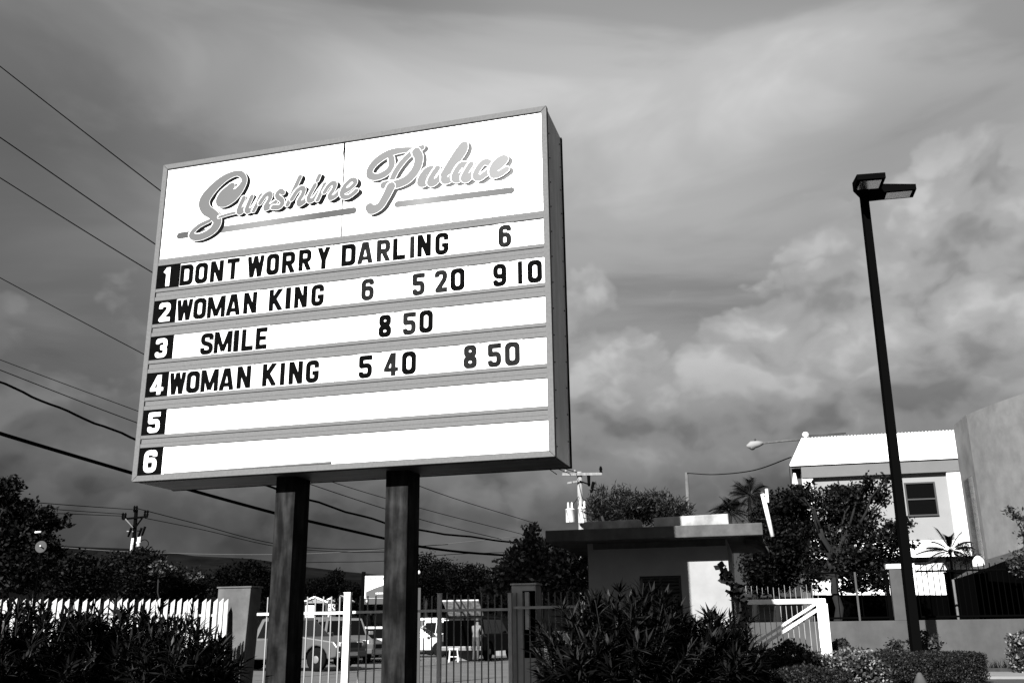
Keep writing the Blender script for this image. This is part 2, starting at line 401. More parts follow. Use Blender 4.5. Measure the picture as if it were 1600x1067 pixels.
# header: two sheets with a jagged, chipped seam
xi0, xi1 = -HX + f, HX - f
zh0 = (sloc(249, 406.5)[1] + sloc(851, 330.5)[1]) / 2; zh1 = SZ + SH - f
xa, xb = sloc(539.5, 222)[0], sloc(534, 375)[0]
NS = 26; seam = [(xb + (xa - xb) * k / NS + random.uniform(-.004, .004), zh0 + (zh1 - zh0) * k / NS) for k in range(NS + 1)]
gap = [.011 + .012 * max(0, math.sin(k * .55 + 1)) * (k > 8) + random.uniform(0, .004) for k in range(NS + 1)]
hdr = []
left = [(xi0, zh1), (xi0, zh0)] + [(p[0] - gp, p[1]) for p, gp in zip(seam, gap)]
right = [(xi1, zh0), (xi1, zh1)] + [(p[0] + gp * .5, p[1]) for p, gp in reversed(list(zip(seam, gap)))]
for poly in (left, right): hdr.append(MB().prism(poly, -.012, -.004).build('header_panel', m_white, sign))
mb = MB(); mb.box(xi0, xi1, 0.0, .04, SZ + f, zh1); mb.build('backing_sheet', mat('backing', .006, .9, spec=0), sign)

# rows: (top, bottom) at left plate and right end in the photograph
rows_px = [((246, 417.8), (242.8, 453.8), (851, 341.4), (851.4, 381.4)), ((241, 472.7), (237, 509.8), (852, 401.6), (852.7, 441.3)),
           ((234.9, 529), (231.5, 566.3), (853, 462), (853.5, 502.8)), ((228.9, 586.6), (225.2, 624.3), (854, 524.3), (855.2, 566.6)),
           ((223, 645), (219.4, 684.2), (855.5, 587.5), (856.3, 631.8)), ((217, 703.4), (213, 745), (857.5, 653), (858, 703))]
rows = []
for a, b, c, d in rows_px: rows.append(((sloc(*a)[1] + sloc(*c)[1]) / 2, (sloc(*b)[1] + sloc(*d)[1]) / 2))
rows[5] = (rows[5][0], SZ + f)
plate_r = [(281, 413.8), (275, 469), (270.4, 525), (262.8, 582.7), (258.9, 641.4), (253.4, 700)]
seam_px = [(530, 480), None, (523, 560), (523, 600), None, None]
def text_px(s, z, off, sc): return [(c, off + a * sc, off + b * sc) for c, a, b in z]
L3 = lambda *z: [(c, 200 + a * .225, 200 + b * .225) for c, a, b in z]
L4 = lambda *z: [(c, 520 + a * .253, 520 + b * .253) for c, a, b in z]
L5 = lambda *z: [(c, 190 + a * .23125, 190 + b * .23125) for c, a, b in z]
texts = [
 L3(('D', 368, 458), ('O', 473, 560), ('N', 578, 668), ('T', 692, 778), ('W', 835, 950), ('O', 968, 1055), ('R', 1075, 1165), ('R', 1190, 1278), ('Y', 1320, 1408)) +
 L4(('D', 58, 145), ('A', 158, 250), ('R', 275, 358), ('L', 375, 452), ('I', 480, 508), ('N', 525, 610), ('G', 635, 718), ('6', 1025, 1105)),
 L3(('W', 345, 452), ('O', 462, 548), ('M', 558, 680), ('A', 690, 785), ('N', 808, 900), ('K', 985, 1078), ('I', 1100, 1135), ('N', 1160, 1250), ('G', 1278, 1365)) +
 L4(('6', 180, 258), ('5', 495, 572), ('2', 632, 710), ('0', 730, 818), ('9', 992, 1075), ('I', 1145, 1173), ('0', 1205, 1295)),
 L3(('S', 510, 597), ('M', 605, 727), ('I', 740, 775), ('L', 795, 875), ('E', 893, 972)) + L4(('8', 287, 365), ('5', 437, 517), ('0', 537, 622)),
 L5(('W', 330, 435), ('O', 445, 532), ('M', 543, 658), ('A', 668, 763), ('N', 785, 878), ('K', 957, 1050), ('I', 1077, 1107), ('N', 1135, 1228), ('G', 1250, 1338)) +
 L4(('5', 165, 247), ('4', 320, 408), ('0', 430, 518), ('8', 810, 893), ('5', 960, 1043), ('0', 1065, 1158)), [], []]
for r, (zt, zb) in enumerate(rows):
    za, zb_ = zt, zb
    a, b, c, d = rows_px[r]
    def rowy(px):                              # pixel y of the row's middle, to read x on the sign plane
        t = (px - a[0]) / (c[0] - a[0]); return ((a[1] + b[1]) * (1 - t) + (c[1] + d[1]) * t) / 2
    xp = sloc(plate_r[r][0], rowy(plate_r[r][0]))[0]
    pan = MB().box(xp + .012, xi1 - .002, -.014, -.004, zb + .001, zt - .001).build('message_panel', m_white, sign)
    pan['label'] = 'white letter row number %d of the sign' % (r + 1)
    if seam_px[r]:
        xs = sloc(*seam_px[r])[0]; MB().box(xs - .004, xs + .004, -.0155, -.0142, zb + .002, zt - .002).build('panel_joint', m_alu, pan)
    pl = MB().box(xi0 + .004, xp, -.016, -.004, zb + .006, zt - .006).build('number_plate', m_ink, sign)
    pl['label'] = 'black plate with white numeral %d' % (r + 1)
    mb = MB(); w = xp - xi0; H = zt - zb; k = str(r + 1); gh = H * .80
    gw = gh * {'1': .46, '2': .66, '3': .66, '4': .74, '5': .66, '6': .66}[k]; xm = (xi0 + xp) / 2 - (.02 if k == '1' else 0)
    add_glyph(mb, k, xm - gw / 2, xm + gw / 2, zb + H * .10, zb + H * .90, -.0195, .003, .215); mb.build('numeral', m_white, pl)
    for i, (ch, p0, p1) in enumerate(texts[r]):
        l0 = sloc(p0, rowy(p0))[0]; l1 = sloc(p1, rowy(p1))[0]; hh = zt - zb
        jz = random.uniform(-.004, .006); z0g = zb + hh * .045 + jz; z1g = z0g + hh * .885
        mb = MB(); mb.cur = 0; mb.box(max(l0 - .035, xp + .014), l1 + .035, -.0195, -.0165, zb + .004, zt - .004)
        mb.cur = 1; add_glyph(mb, ch, l0, l1, z0g, z1g, -.0225, .0025, .215 if ch not in 'MW' else .2)
        left_side = p0 < 535
        lt = mb.build('letter', [m_plate if (left_side and (i % 3 != 1 or r == 3)) else m_white, m_ink if (left_side or random.random() < .45) else m_ink2], pan)
        lt['label'] = 'black %s %s on white plate' % ('numeral' if ch.isdigit() else 'letter', ch)
if True:   # blank plate before the film title of row three
    a0 = sloc(272, 548)[0]; a1 = sloc(312, 546)[0]
    MB().box(a0, a1, -.019, -.0165, rows[2][1] + .004, rows[2][0] - .004).build('blank_plate', mat('blank plate', .60, .5), sign)
# divider strips between the rows
bounds = [(zh0, rows[0][0])] + [(rows[k][1], rows[k + 1][0]) for k in range(5)]
for k, (zt, zb) in enumerate(bounds):
    hh = zt - zb
    cuts = [(0, .50, -.030), (.52, 1, -.034)] if k == 0 else [(0, .27, -.034), (.31, .66, -.026), (.675, 1, -.030)]
    for c0, c1, yf in cuts:
        MB().box(xi0 + (0 if c1 != .66 else .012), xi1, yf, -.003, zt - hh * c1, zt - hh * c0).build('divider_strip', m_alu2, sign, .002)
xs0, xs1 = sloc(258, 743)[0], sloc(518, 726)[0]
mb = MB(); mb.hexa([(xs0, -.034, SZ + f), (xs1, -.034, SZ + f + .012), (xs1, -.034, SZ + f + .034), (xs0, -.034, SZ + f + .012)],
        [(xs0, -.020, SZ + f), (xs1, -.020, SZ + f + .012), (xs1, -.020, SZ + f + .034), (xs0, -.020, SZ + f + .012)])
st = mb.build('loose_strip', m_alu2, sign); st['label'] = 'loose retaining strip lifting off the bottom row'
# posts
def post(lx, mx, y):
    yp = .30
    a = SF.loc(lx[0], lx[1], yp)[0]; b = SF.loc(mx[0], mx[1], yp)[0]
    o = MB().box(a, b, yp, yp + .42, 0, SZ + .004).build('post', m_post, sign, .004)
    MB().box(a - .1, b + .1, yp - .1, yp + .52, 0, .05).build('foot_plate', m_post, o)
post((430.4, 775), (460.6, 775), 0); post((602.6, 765), (637.4, 765), 0)

# script lettering of the header: centre lines traced as (x, y, radius) in enlarged views
def trace(off, sc, pts): return [(off[0] + x * sc, off[1] + y * sc, r * sc) for x, y, r in pts]
def tr(off, sc, pts, r): return [(off[0] + x * sc, off[1] + y * sc, r * sc * 1.1) for x, y in pts]
A_ = (270, 250); a_ = .14058; B_ = (360, 260); b_ = .08433; C_ = (450, 250); D_ = (560, 210); d_ = .13115; E_ = (640, 210); e_ = .12186
word1 = [
 trace(A_, a_, [(655, 300, 52), (570, 390, 70), (545, 455, 78), (600, 455, 80), (690, 395, 72), (770, 300, 52), (800, 220, 40), (760, 162, 40), (690, 160, 42), (570, 218, 55), (440, 335, 68), (355, 460, 76), (375, 555, 68), (455, 615, 62), (500, 680, 60), (470, 760, 58), (390, 825, 52), (290, 862, 48), (220, 850, 42), (222, 808, 36), (300, 735, 32), (415, 678, 28)]),
 trace(A_, a_, [(520, 640, 22), (620, 610, 22), (720, 585, 22)]),
 tr(B_, b_, [(255, 600), (190, 740), (160, 830), (195, 862), (260, 800), (330, 690), (400, 575)], 52),
 tr(B_, b_, [(402, 575), (340, 720), (310, 810), (340, 845), (420, 790), (500, 670), (570, 545)], 50),
 tr(B_, b_, [(572, 548), (510, 690), (440, 830)], 46),
 tr(B_, b_, [(560, 690), (640, 570), (715, 515), (755, 545), (725, 640), (660, 750), (675, 795), (750, 750), (850, 670)], 50),
 tr(B_, b_, [(985, 500), (935, 470), (880, 520), (890, 580), (960, 635), (970, 700), (910, 765), (800, 770)], 52),
 tr(B_, b_, [(1298, 212), (1180, 470), (1070, 720)], 50),
 tr(B_, b_, [(1150, 620), (1240, 480), (1325, 415), (1372, 445), (1345, 540), (1280, 650), (1290, 715), (1360, 680), (1430, 600)], 50),
 tr(C_, b_, [(510, 480), (440, 610), (390, 720), (420, 775), (500, 725), (600, 580), (690, 465)], 48),
 tr(C_, b_, [(592, 308), (555, 392)], 46),
 tr(C_, b_, [(690, 468), (630, 610), (560, 755)], 46),
 tr(C_, b_, [(690, 610), (770, 490), (845, 440), (885, 475), (850, 570), (785, 670), (805, 725), (880, 690), (970, 600)], 48),
 tr(C_, b_, [(1050, 610), (1160, 545), (1255, 450), (1245, 390), (1170, 395), (1075, 490), (1010, 610), (1035, 695), (1125, 700), (1220, 640), (1280, 585)], 48)]
word2 = [
 trace(D_, d_, [(395, 300, 48), (400, 360, 46), (370, 430, 48), (300, 485, 50), (210, 515, 48), (140, 490, 50), (150, 410, 50), (240, 310, 55), (380, 228, 52), (530, 195, 42), (660, 190, 36)]),
 trace(D_, d_, [(760, 165, 40), (670, 205, 42), (560, 300, 44), (460, 430, 44), (400, 550, 42)]),
 trace(D_, d_, [(690, 215, 60), (722, 290, 62), (690, 420, 62), (590, 540, 62), (460, 600, 60), (340, 608, 56), (305, 610, 50)]),
 trace(D_, d_, [(390, 630, 62), (330, 750, 58), (260, 860, 56), (170, 905, 62), (135, 875, 58)]),
 tr(E_, e_, [(320, 450), (235, 465), (165, 545), (140, 625), (190, 640), (260, 560), (330, 455)], 46),
 tr(E_, e_, [(360, 445), (290, 550), (262, 625), (310, 640), (380, 570), (430, 490)], 42),
 tr(E_, e_, [(440, 520), (540, 350), (640, 200), (700, 140), (712, 190), (660, 290), (540, 440), (450, 545), (455, 605), (520, 590), (590, 500)], 44),
 tr(E_, e_, [(745, 400), (665, 405), (600, 490), (578, 570), (630, 590), (690, 510), (760, 410)], 44),
 tr(E_, e_, [(790, 395), (730, 490), (695, 570), (740, 592), (810, 520), (860, 440)], 42),
 tr(E_, e_, [(1015, 372), (955, 372), (885, 450), (850, 540), (900, 570), (980, 515), (1050, 450)], 44),
 tr(E_, e_, [(1070, 480), (1170, 410), (1232, 335), (1190, 315), (1110, 370), (1060, 465), (1080, 535), (1160, 520), (1245, 460)], 42)]
bar1 = [(281.6, 369, 5.6), (552.6, 329.8, 5.6)]; bar2 = [(622, 320, 5.4), (799, 298.4, 5.4)]
MPP = SW / 655.0
def spline(P, n=7):
    P = [np.array(p) for p in P]
    if len(P) == 2: return P
    Q = [2 * P[0] - P[1]] + P + [2 * P[-1] - P[-2]]; out = []
    for k in range(1, len(Q) - 2):
        for i in range(n):
            t = i / n; a, b, c, d = Q[k - 1:k + 3]
            out.append(.5 * (2 * b + (c - a) * t + (2 * a - 5 * b + 4 * c - d) * t * t + (3 * b - a - 3 * c + d) * t ** 3))
    return out + [Q[-2]]
def stroke_field(S, X, Y, dx=0, dy=0):
    d = None
    for (ax, ay, ar), (bx, by, br) in zip(S[:-1], S[1:]):
        ux, uy = bx - ax, by - ay; L2 = ux * ux + uy * uy + 1e-12
        t = np.clip(((X - dx - ax) * ux + (Y - dy - ay) * uy) / L2, 0, 1)
        q = np.hypot(X - dx - ax - ux * t, Y - dy - ay - uy * t) - (ar + (br - ar) * t)
        d = q if d is None else np.minimum(d, q)
    return d
def to_local(S):
    return [np.array((*sloc(p[0], p[1]), p[2] * MPP)) for p in S]
def ramp_mat(name, axis_pts, rough=.5):
    m = bpy.data.materials.new(name); m.use_nodes = True; nt = m.node_tree; b = nt.nodes['Principled BSDF']; b.inputs['Roughness'].default_value = .9; b.inputs['Specular IOR Level'].default_value = .03
    tc = nt.nodes.new('ShaderNodeTexCoord'); sp = nt.nodes.new('ShaderNodeSeparateXYZ'); mr = nt.nodes.new('ShaderNodeMapRange')
    mr.inputs[1].default_value = -HX; mr.inputs[2].default_value = HX
    r = nt.nodes.new('ShaderNodeValToRGB'); e = r.color_ramp.elements
    while len(e) < len(axis_pts): e.new(.5)
    for k, (p, v) in enumerate(axis_pts): v *= .65; e[k].position = p; e[k].color = (v, v, v, 1)
    nt.links.new(tc.outputs['Object'], sp.inputs[0]); nt.links.new(sp.outputs[0], mr.inputs[0]); nt.links.new(mr.outputs[0], r.inputs[0]); nt.links.new(r.outputs[0], b.inputs['Base Color'])
    return m
m_face = ramp_mat('script face print', [(.1, .10), (.30, .115), (.55, .125), (.74, .155), (.92, .20)])
m_shad = ramp_mat('script drop print', [(.1, .003), (.45, .005), (.60, .02), (.68, .07), (.80, .10), (.93, .13)])
m_bar = ramp_mat('underline print', [(.1, .06), (.22, .13), (.30, .15), (.45, .065), (.60, .075), (.70, .18), (.76, .12), (.93, .09)])
m_rim = mat('script outline print', .17, .5)
HG = .0042
def grid(xa, xb, ya, yb): return np.meshgrid(np.arange(xa, xb, HG), np.arange(ya, yb, HG))
SHX, SHY = 5.2 * MPP, -3.6 * MPP
for word, nm, hd, lab in ((word1, 'script_word', hdr[0], 'script word Sunshine with dark drop shadow'), (word2, 'script_word', hdr[1], 'script word Palace with fading drop shadow')):
    mb = MB(); Ls = [spline(to_local(s)) for s in word]
    y0 = -.0135
    for S in Ls:                                   # drop shadow, swept towards the lower right
        P = np.array(S); pad = .06
        X, Y = grid(P[:, 0].min() - P[:, 2].max() - pad, P[:, 0].max() + P[:, 2].max() + pad + SHX, P[:, 1].min() - P[:, 2].max() - pad + SHY, P[:, 1].max() + P[:, 2].max() + pad)
        F = np.minimum.reduce([stroke_field(S, X, Y, SHX * t, SHY * t) for t in (0, .33, .66, 1)]) - .003
        mb.cur = 0; sdf_to_mesh(mb, F, X[0, 0], Y[0, 0], HG, y0, 0); y0 -= .00012
    y0 = -.0165
    for S in Ls:
        P = np.array(S); pad = .03
        X, Y = grid(P[:, 0].min() - P[:, 2].max() - pad, P[:, 0].max() + P[:, 2].max() + pad, P[:, 1].min() - P[:, 2].max() - pad, P[:, 1].max() + P[:, 2].max() + pad)
        d = stroke_field(S, X, Y); rm = P[:, 2].mean()
        mb.cur = 1; sdf_to_mesh(mb, d - .004, X[0, 0], Y[0, 0], HG, y0, 0)
        mb.cur = 2; sdf_to_mesh(mb, d, X[0, 0], Y[0, 0], HG, y0 - .0003, 0)
        d2 = np.maximum(d + .003, stroke_field(S, X, Y, .010, -.007) + .001)
        mb.cur = 3; sdf_to_mesh(mb, d2, X[0, 0], Y[0, 0], HG, y0 - .0006, 0)
        y0 -= .0012
    o = mb.build(nm, [m_shad, m_rim, m_white, m_face], hd); o['label'] = lab
    B = to_local(bar1 if word is word1 else bar2); P = np.array(B)
    X, Y = grid(P[:, 0].min() - .1, P[:, 0].max() + .1, P[:, 1].min() - .1, P[:, 1].max() + .1)
    mb = MB(); sdf_to_mesh(mb, stroke_field(B, X, Y), X[0, 0], Y[0, 0], HG, -.0128, 0); mb.build('underline', m_bar, hd)

# ------------------------------------------------------------------ ground, car park, pavement, hills
SITE = -0.2443
def sheet(name, pts, z, m, kind='structure'):
    o = MB().add([(p[0], p[1], z) for p in pts], [tuple(range(len(pts)))]).build(name, m); o['kind'] = kind; return o
sheet('ground', [(-9000, -300), (9000, -300), (9000, 9000), (-9000, 9000)], -.02, mat('scrubby ground', .035, .95, .4, .4))
cs, sn = math.cos(SITE), math.sin(SITE)
def site(o, x, y): return (o[0] + x * cs - y * sn, o[1] + x * sn + y * cs)
FO = at(690, 1000, 17.5)                                  # fence line passes here
m_asph = mat('car park asphalt', .11, .9, .28, 1.1, bump=.3, detail=10)
sheet('car_park', [site(FO, -16, 3.0), site(FO, 2.6, 3.0), site(FO, 6, 60), site(FO, -40, 60)], -.008, m_asph)
m_conc = mat('pavement concrete', .20, .9, .2, 1.5, detail=9)
sheet('pavement', [site(FO, -16, -.3), site(FO, 1.6, -.3), site(FO, 1.6, 2.9), site(FO, -16, 2.9)], -.004, m_conc)
def hill(name, pts, Y, dep, m):
    """ridge line given in photo pixels at distance Y, with a front slope down to the plain"""
    P = [at(x, y, Y) for x, y in pts]; X = np.linspace(P[0].x, P[-1].x, 90); Zr = np.interp(X, [p.x for p in P], [p.z for p in P])
    Zr = Zr + np.interp(np.arange(90), np.arange(0, 90, 3), RNG.normal(0, Y * .0012, 30)); rows_ = 12; vs = []; fs = []
    for j in range(rows_ + 1):
        t = j / rows_
        for i in range(90):
            vs.append((X[i] + RNG.normal(0, 2), Y - dep * (1 - t), (Zr[i] + 20) * (t ** 1.3) * (1 + .10 * math.sin(i * .9 + j) * (1 - t)) - 20))
    for j in range(rows_):
        for i in range(89): fs.append((j * 90 + i, j * 90 + i + 1, (j + 1) * 90 + i + 1, (j + 1) * 90 + i))
    mb = MB(); mb.smooth = True; mb.add(vs, fs); o = mb.build(name, m); o['kind'] = 'structure'; return o
m_hill = mat('wooded hillside', .009, 1, .5, .012, detail=12, spec=0)
hill('hills', [(-500, 850), (-100, 846), (90, 852), (200, 858), (300, 864), (380, 874), (470, 884), (560, 896), (680, 905), (820, 930), (1100, 960), (2200, 965)], 3200, 1500, m_hill)
hill('foothills', [(-600, 905), (0, 902), (300, 905), (500, 900), (700, 912), (1000, 930), (2200, 940)], 1500, 500, mat('wooded foothill', .005, 1, .6, .02, detail=12, spec=0))

# ------------------------------------------------------------------ fences and gates on the street front
m_paint = mat('white gate paint', .62, .6, .12, 8, spec=.15)
m_barw = mat('bar paint', .50, .6, .15, 8, spec=.15)
m_pillar = mat('pillar render', .13, .9, .22, 5, bump=.2, spec=.1, streak=(3, 3, .6))
FF = Frame(FO, SITE)
def unit_bar(name, w, d, m, pointed=False):
    mb = MB()
    if pointed: mb.prism([(-w / 2, 0), (w / 2, 0), (w / 2, 1), (-w / 2, .965)], -d / 2, d / 2)
    else: mb.box(-w / 2, w / 2, -d / 2, d / 2, 0, 1)
    return mb.mesh(name, m)
BAR = unit_bar('bar', .020, .020, mat('grey bar paint', .30, .6, .15, 8, spec=.1))
def bars(parent, px_list, py_top, y=0.0, mesh=None, fr=None, zb=.06, name='bar', jitter=.0):
    fr = fr or FF
    for px in px_list:
        x, z = fr.loc(px, py_top(px) if callable(py_top) else py_top, y); o = link(name, mesh or BAR, parent)
        o.location = (x, y, zb); o.scale = (1, 1, max(.1, z - zb + random.uniform(-jitter, jitter)))
def fence_section(name, label, cat, px0, px1, rail_py, px_list, top_py, y=0., m=None, railh=.045, posts=(), post_m=None, postw=.075, zmin=.1):
    t = thing(name, label, cat, FF.o, SITE)
    xa, za = FF.loc(px0, rail_py[0], y); xb, zb = FF.loc(px1, rail_py[1], y); zr = (za + zb) / 2
    MB().box(xa, xb, y - .035, y - .012, zr - railh / 2, zr + railh / 2).build('top_rail', m or m_barw, t)
    MB().box(xa, xb, y - .035, y - .012, zmin, zmin + .05).build('bottom_rail', m or m_barw, t)
    for p, top in posts:
        x, z = FF.loc(p, top, y); o = MB().box(x - postw / 2, x + postw / 2, y - .045, y + .045, 0, z).build('post', post_m or m_barw, t, .006)
        MB().box(x - postw / 2 - .006, x + postw / 2 + .006, y - .051, y + .051, z, z + .012).build('cap', post_m or m_barw, o)
    bars(t, px_list, top_py, y); return t
fence_section('gate_leaf', 'sunlit white barred gate leaf seen between the sign posts, with a thick white end post', 'gate', 403, 548, (959.5, 956.5), [419, 432, 444, 457, 468, 481, 493.5, 506, 518.5, 531.5], lambda p: 932 - (p - 470) * .012, m=m_paint, posts=[(544, 926)], post_m=m_paint, postw=.125)
fence_section('gate_leaf', 'shaded grey barred gate leaf between the white post and the next steel post', 'gate', 552, 683, (956, 954), [563, 575, 587.5, 600, 612, 624, 637, 650, 663, 675], 930.5, y=.02, posts=[(687, 927.5)], postw=.065)
fence_section('gate_leaf', 'grey barred gate leaf in front of the open tailgate, beside the concrete pillar', 'gate', 691, 794, (953.5, 951.5), [698.5, 709.5, 720.5, 731.2, 742, 752.3, 762.6, 773, 783.3], 928.5, y=.0, posts=[(797, 927)], postw=.065)
fence_section('steel_fence', 'grey barred fence between the right pillar and the guard house, half behind oleander', 'fence', 803, 960, (950, 945.5), [807, 817, 827, 837, 847, 857, 867, 876.5, 886, 895.5, 905, 914, 923, 932, 941, 950], lambda p: 926 - (p - 800) * .02, y=.03)
# gate pillars
def pillar(name, label, pxl, pxr, top, yf=-.1, dep=.42, notch=None, m=None):
    m_p = m or m_pillar
    a, z = FF.loc(pxl, top, yf); b, z2 = FF.loc(pxr, top, yf)
    t = thing(name, label, 'pillar', FF.o + FF.x * ((a + b) / 2), SITE); w = (b - a) / 2
    if notch: MB().prism(notch(w, z), yf, yf + dep).build('shaft', m_p, t, .01)
    else: MB().box(-w, w, yf, yf + dep, 0, z).build('shaft', m_p, t, .012)
    MB().box(-w - .02, w + .02, yf - .02, yf + dep + .02, z + .001, z + .03).build('cap', m_p, t, .006)
    return t, w, z
pillar('gate_pillar', 'grey rendered pillar at the end of the white picket fence', 341, 392, 919, -.15, .42,
       lambda w, z: [(-w, 0), (-w * .30, 0), (-w * .28, z * .78), (-w * .12, z * .83), (-w * .02, z * .78), (w * .30, 0), (w * .72, 0), (w, z), (-w, z)])
pr, pw, pz = pillar('gate_pillar', 'grey rendered pillar with a dark slot, beside the shaded barred gate', 799, 837, 914, .07, .42, m=mat('pale pillar render', .60, .9, .15, 5, spec=.1, streak=(3, 3, .6)))
MB().box(-pw * .1, pw * .95, .064, .068, .75, pz - .10).build('recess_shade', m_dark, pr)  # near-black sheet on the shaft, painting the shade inside a recess
MB().box(pw * .12, pw * .45, .045, .062, pz * .62, pz - .12).build('intercom_cover', m_paint, pr)
# picket fence on the left
PF0, PF1 = at(356, 1000, 17.5), at(-90, 1000, 15.3)
pyaw = math.atan2(PF0.y - PF1.y, PF0.x - PF1.x)
PFr = Frame(PF1, pyaw)
pk = thing('picket_fence', 'white pointed picket fence rising behind the left oleander', 'fence', PFr.o, pyaw)
PK = unit_bar('picket', .062, .018, m_paint, True)
pxs = []; p = 354.0; sp = 8.9
while p > -60: pxs.append(p); p -= sp; sp = min(12.2, sp * 1.012)
for k, p in enumerate(pxs):
    x, z = PFr.loc(p, 935 + random.uniform(-1, 1)); o = link('picket', PK, pk); o.location = (x, 0, .08); o.scale = (1, 1, z - .08)
    o.rotation_euler = (0, random.uniform(-.015, .015), 0)
xa = PFr.loc(357, 961)[0]; za = PFr.loc(340, 961)[1]
for nm, z in (('rail', za), ('rail', .35)): MB().box(-.2, xa, .012, .05, z - .02, z + .02).build(nm, m_barw, pk)

# ------------------------------------------------------------------ guard house
HY = 15.25
H0 = at(1054, 830, HY)
HF = Frame(H0, SITE)
m_hw = mat('guard house wall', .33, .9, .10, 3, bump=.15, spec=.1)
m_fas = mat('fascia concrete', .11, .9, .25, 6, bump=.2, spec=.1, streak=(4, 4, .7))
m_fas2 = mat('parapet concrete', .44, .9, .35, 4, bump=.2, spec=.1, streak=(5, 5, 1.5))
gh = thing('guard_house', 'small flat-roofed guard house with overhanging concrete slab, half in shadow', 'building', HF.o, SITE)
xl = HF.loc(852, 836)[0]; xr = HF.loc(1191.5, 825)[0]; zt = (HF.loc(860, 828.5)[1] + HF.loc(1191, 816)[1]) / 2; zb = (HF.loc(860, 848)[1] + HF.loc(1191, 834)[1]) / 2
OV = .55; DEPTH = 3.2
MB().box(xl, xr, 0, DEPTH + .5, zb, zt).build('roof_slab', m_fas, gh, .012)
wl = HF.loc(919.5, 900, OV)[0]; wr = HF.loc(1139.5, 900, OV)[0]
# front wall with a window opening
w0, w1 = HF.loc(1000, 920, OV)[0], HF.loc(1065, 920, OV)[0]; wz1 = HF.loc(1040, 899, OV)[1]; wz0 = .95
mb = MB()
mb.box(wl, w0, OV, OV + .15, 0, zb - .002); mb.box(w1, wr, OV, OV + .15, 0, zb - .002); mb.box(w0, w1, OV, OV + .15, wz1, zb - .002); mb.box(w0, w1, OV, OV + .15, 0, wz0)
fw_ = mb.build('front_wall', m_hw, gh)
MB().box(wl, wl + .15, OV + .151, DEPTH, 0, zb - .002).build('side_wall', m_hw, gh)
MB().box(wr - .15, wr, OV + .151, DEPTH, 0, zb - .002).build('side_wall', m_hw, gh)
MB().box(wl + .151, wr - .151, DEPTH - .15, DEPTH, 0, zb - .002).build('back_wall', m_hw, gh)
m_glass = mat('dark window glass', .003, .1, spec=.2)
m_frame = mat('window frame', .025, .6)
wn = MB().box(w0, w1, OV + .09, OV + .1, wz0, wz1).build('window', m_glass, gh)
mb = MB(); e = .04
mb.box(w0, w1, OV + .05, OV + .085, wz1 - e, wz1); mb.box(w0, w0 + e, OV + .05, OV + .085, wz0, wz1 - e); mb.box(w1 - e, w1, OV + .05, OV + .085, wz0, wz1 - e); mb.box((w0 + w1) / 2 - .02, (w0 + w1) / 2 + .02, OV + .05, OV + .085, wz0, wz1 - e)
mb.build('window_frame', m_frame, wn)
for k in range(7):
    z = wz1 - .07 - k * .055
    MB().hexa([(w0 + e, OV + .03, z - .02), (w1 - e, OV + .03, z - .02), (w1 - e, OV + .06, z + .02), (w0 + e, OV + .06, z + .02)],
              [(w0 + e, OV + .034, z - .022), (w1 - e, OV + .034, z - .022), (w1 - e, OV + .064, z + .018), (w0 + e, OV + .064, z + .018)]).build('louvre', m_frame, wn)
# soffit lip and side door
MB().box(wl + .1, wr - .02, OV - .04, OV - .002, zb - .10, zb - .004).build('soffit_batten', m_fas, gh)
MB().box(wr + .004, wr + .03, OV + .45, OV + 1.35, 0, 1.95).build('side_door', m_frame, gh, .01)
# parapet upstands
def upstand(p0, p1, py0, py1, y):
    a, z0 = HF.loc(p0, py0, y); b, z1 = HF.loc(p1, py1, y)
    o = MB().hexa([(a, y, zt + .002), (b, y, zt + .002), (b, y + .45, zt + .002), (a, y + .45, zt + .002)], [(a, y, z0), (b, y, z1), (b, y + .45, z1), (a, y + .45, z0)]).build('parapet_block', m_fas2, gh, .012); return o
upstand(912, 999, 815, 811, .32); upstand(1021, 1137.5, 808.5, 802, .32)
a, z = HF.loc(940, 806, .5); b, z2 = HF.loc(948, 811.5, .5)
MB().beam((a, .5, z), (b, .5, zt - .02), .035).build('roof_pipe_stub', m_barw, gh)
# white conduit pole with a panel aerial at the right end of the slab
a0 = HF.loc(1207, 836, -.06); a1 = HF.loc(1191.5, 771, -.06)
pm = thing('aerial_mast', 'white leaning pipe mast with panel aerial at the right end of the guard house roof', 'aerial', HF.o, SITE)
MB().tube([(a0[0], -.06, a0[1] - .02), (a1[0], -.06, a1[1])], .034, 10).build('pipe', m_paint, pm)
MB().tube([(a1[0], -.06, a1[1] + .002), (a1[0] - .005, -.06, a1[1] + .03)], .042, 10).build('pipe_cap', m_frame, pm)
c = HF.loc(1198.5, 774.5, -.10)
MB().box(c[0] - .022, c[0] + .022, -.14, -.09, c[1] - .105, c[1] + .105).build('aerial_panel', m_paint, pm, .008)
MB().beam((a1[0], -.08, a1[1] - .03), (c[0], -.088, c[1] - .02), .02).build('bracket', m_frame, pm)
# rolled dark awning beside the house
mb = MB(); n = 9
prof = [(xr + .02 - .36 * math.cos(k / n * 1.55) * 1 + .30, zb - .02 - .40 + .38 * math.sin(math.pi / 2 - k / n * 1.55)) for k in range(n + 1)]
A0 = HF.loc(1164, 841, .3); A1 = HF.loc(1202, 862, .3)
arc = [(A0[0] + (A1[0] - A0[0]) * math.sin(t * math.pi / 2), A0[1] - (A0[1] - A1[1]) * (1 - math.cos(t * math.pi / 2))) for t in np.linspace(0, 1, 9)]
mb = MB(); mb.smooth = True
pts = arc + [(x - .012, z - .012) for x, z in reversed(arc)]
mb.prism(pts, .25, 1.9); aw = mb.build('side_awning', mat('awning cloth', .03, .9, .3, 5), gh)

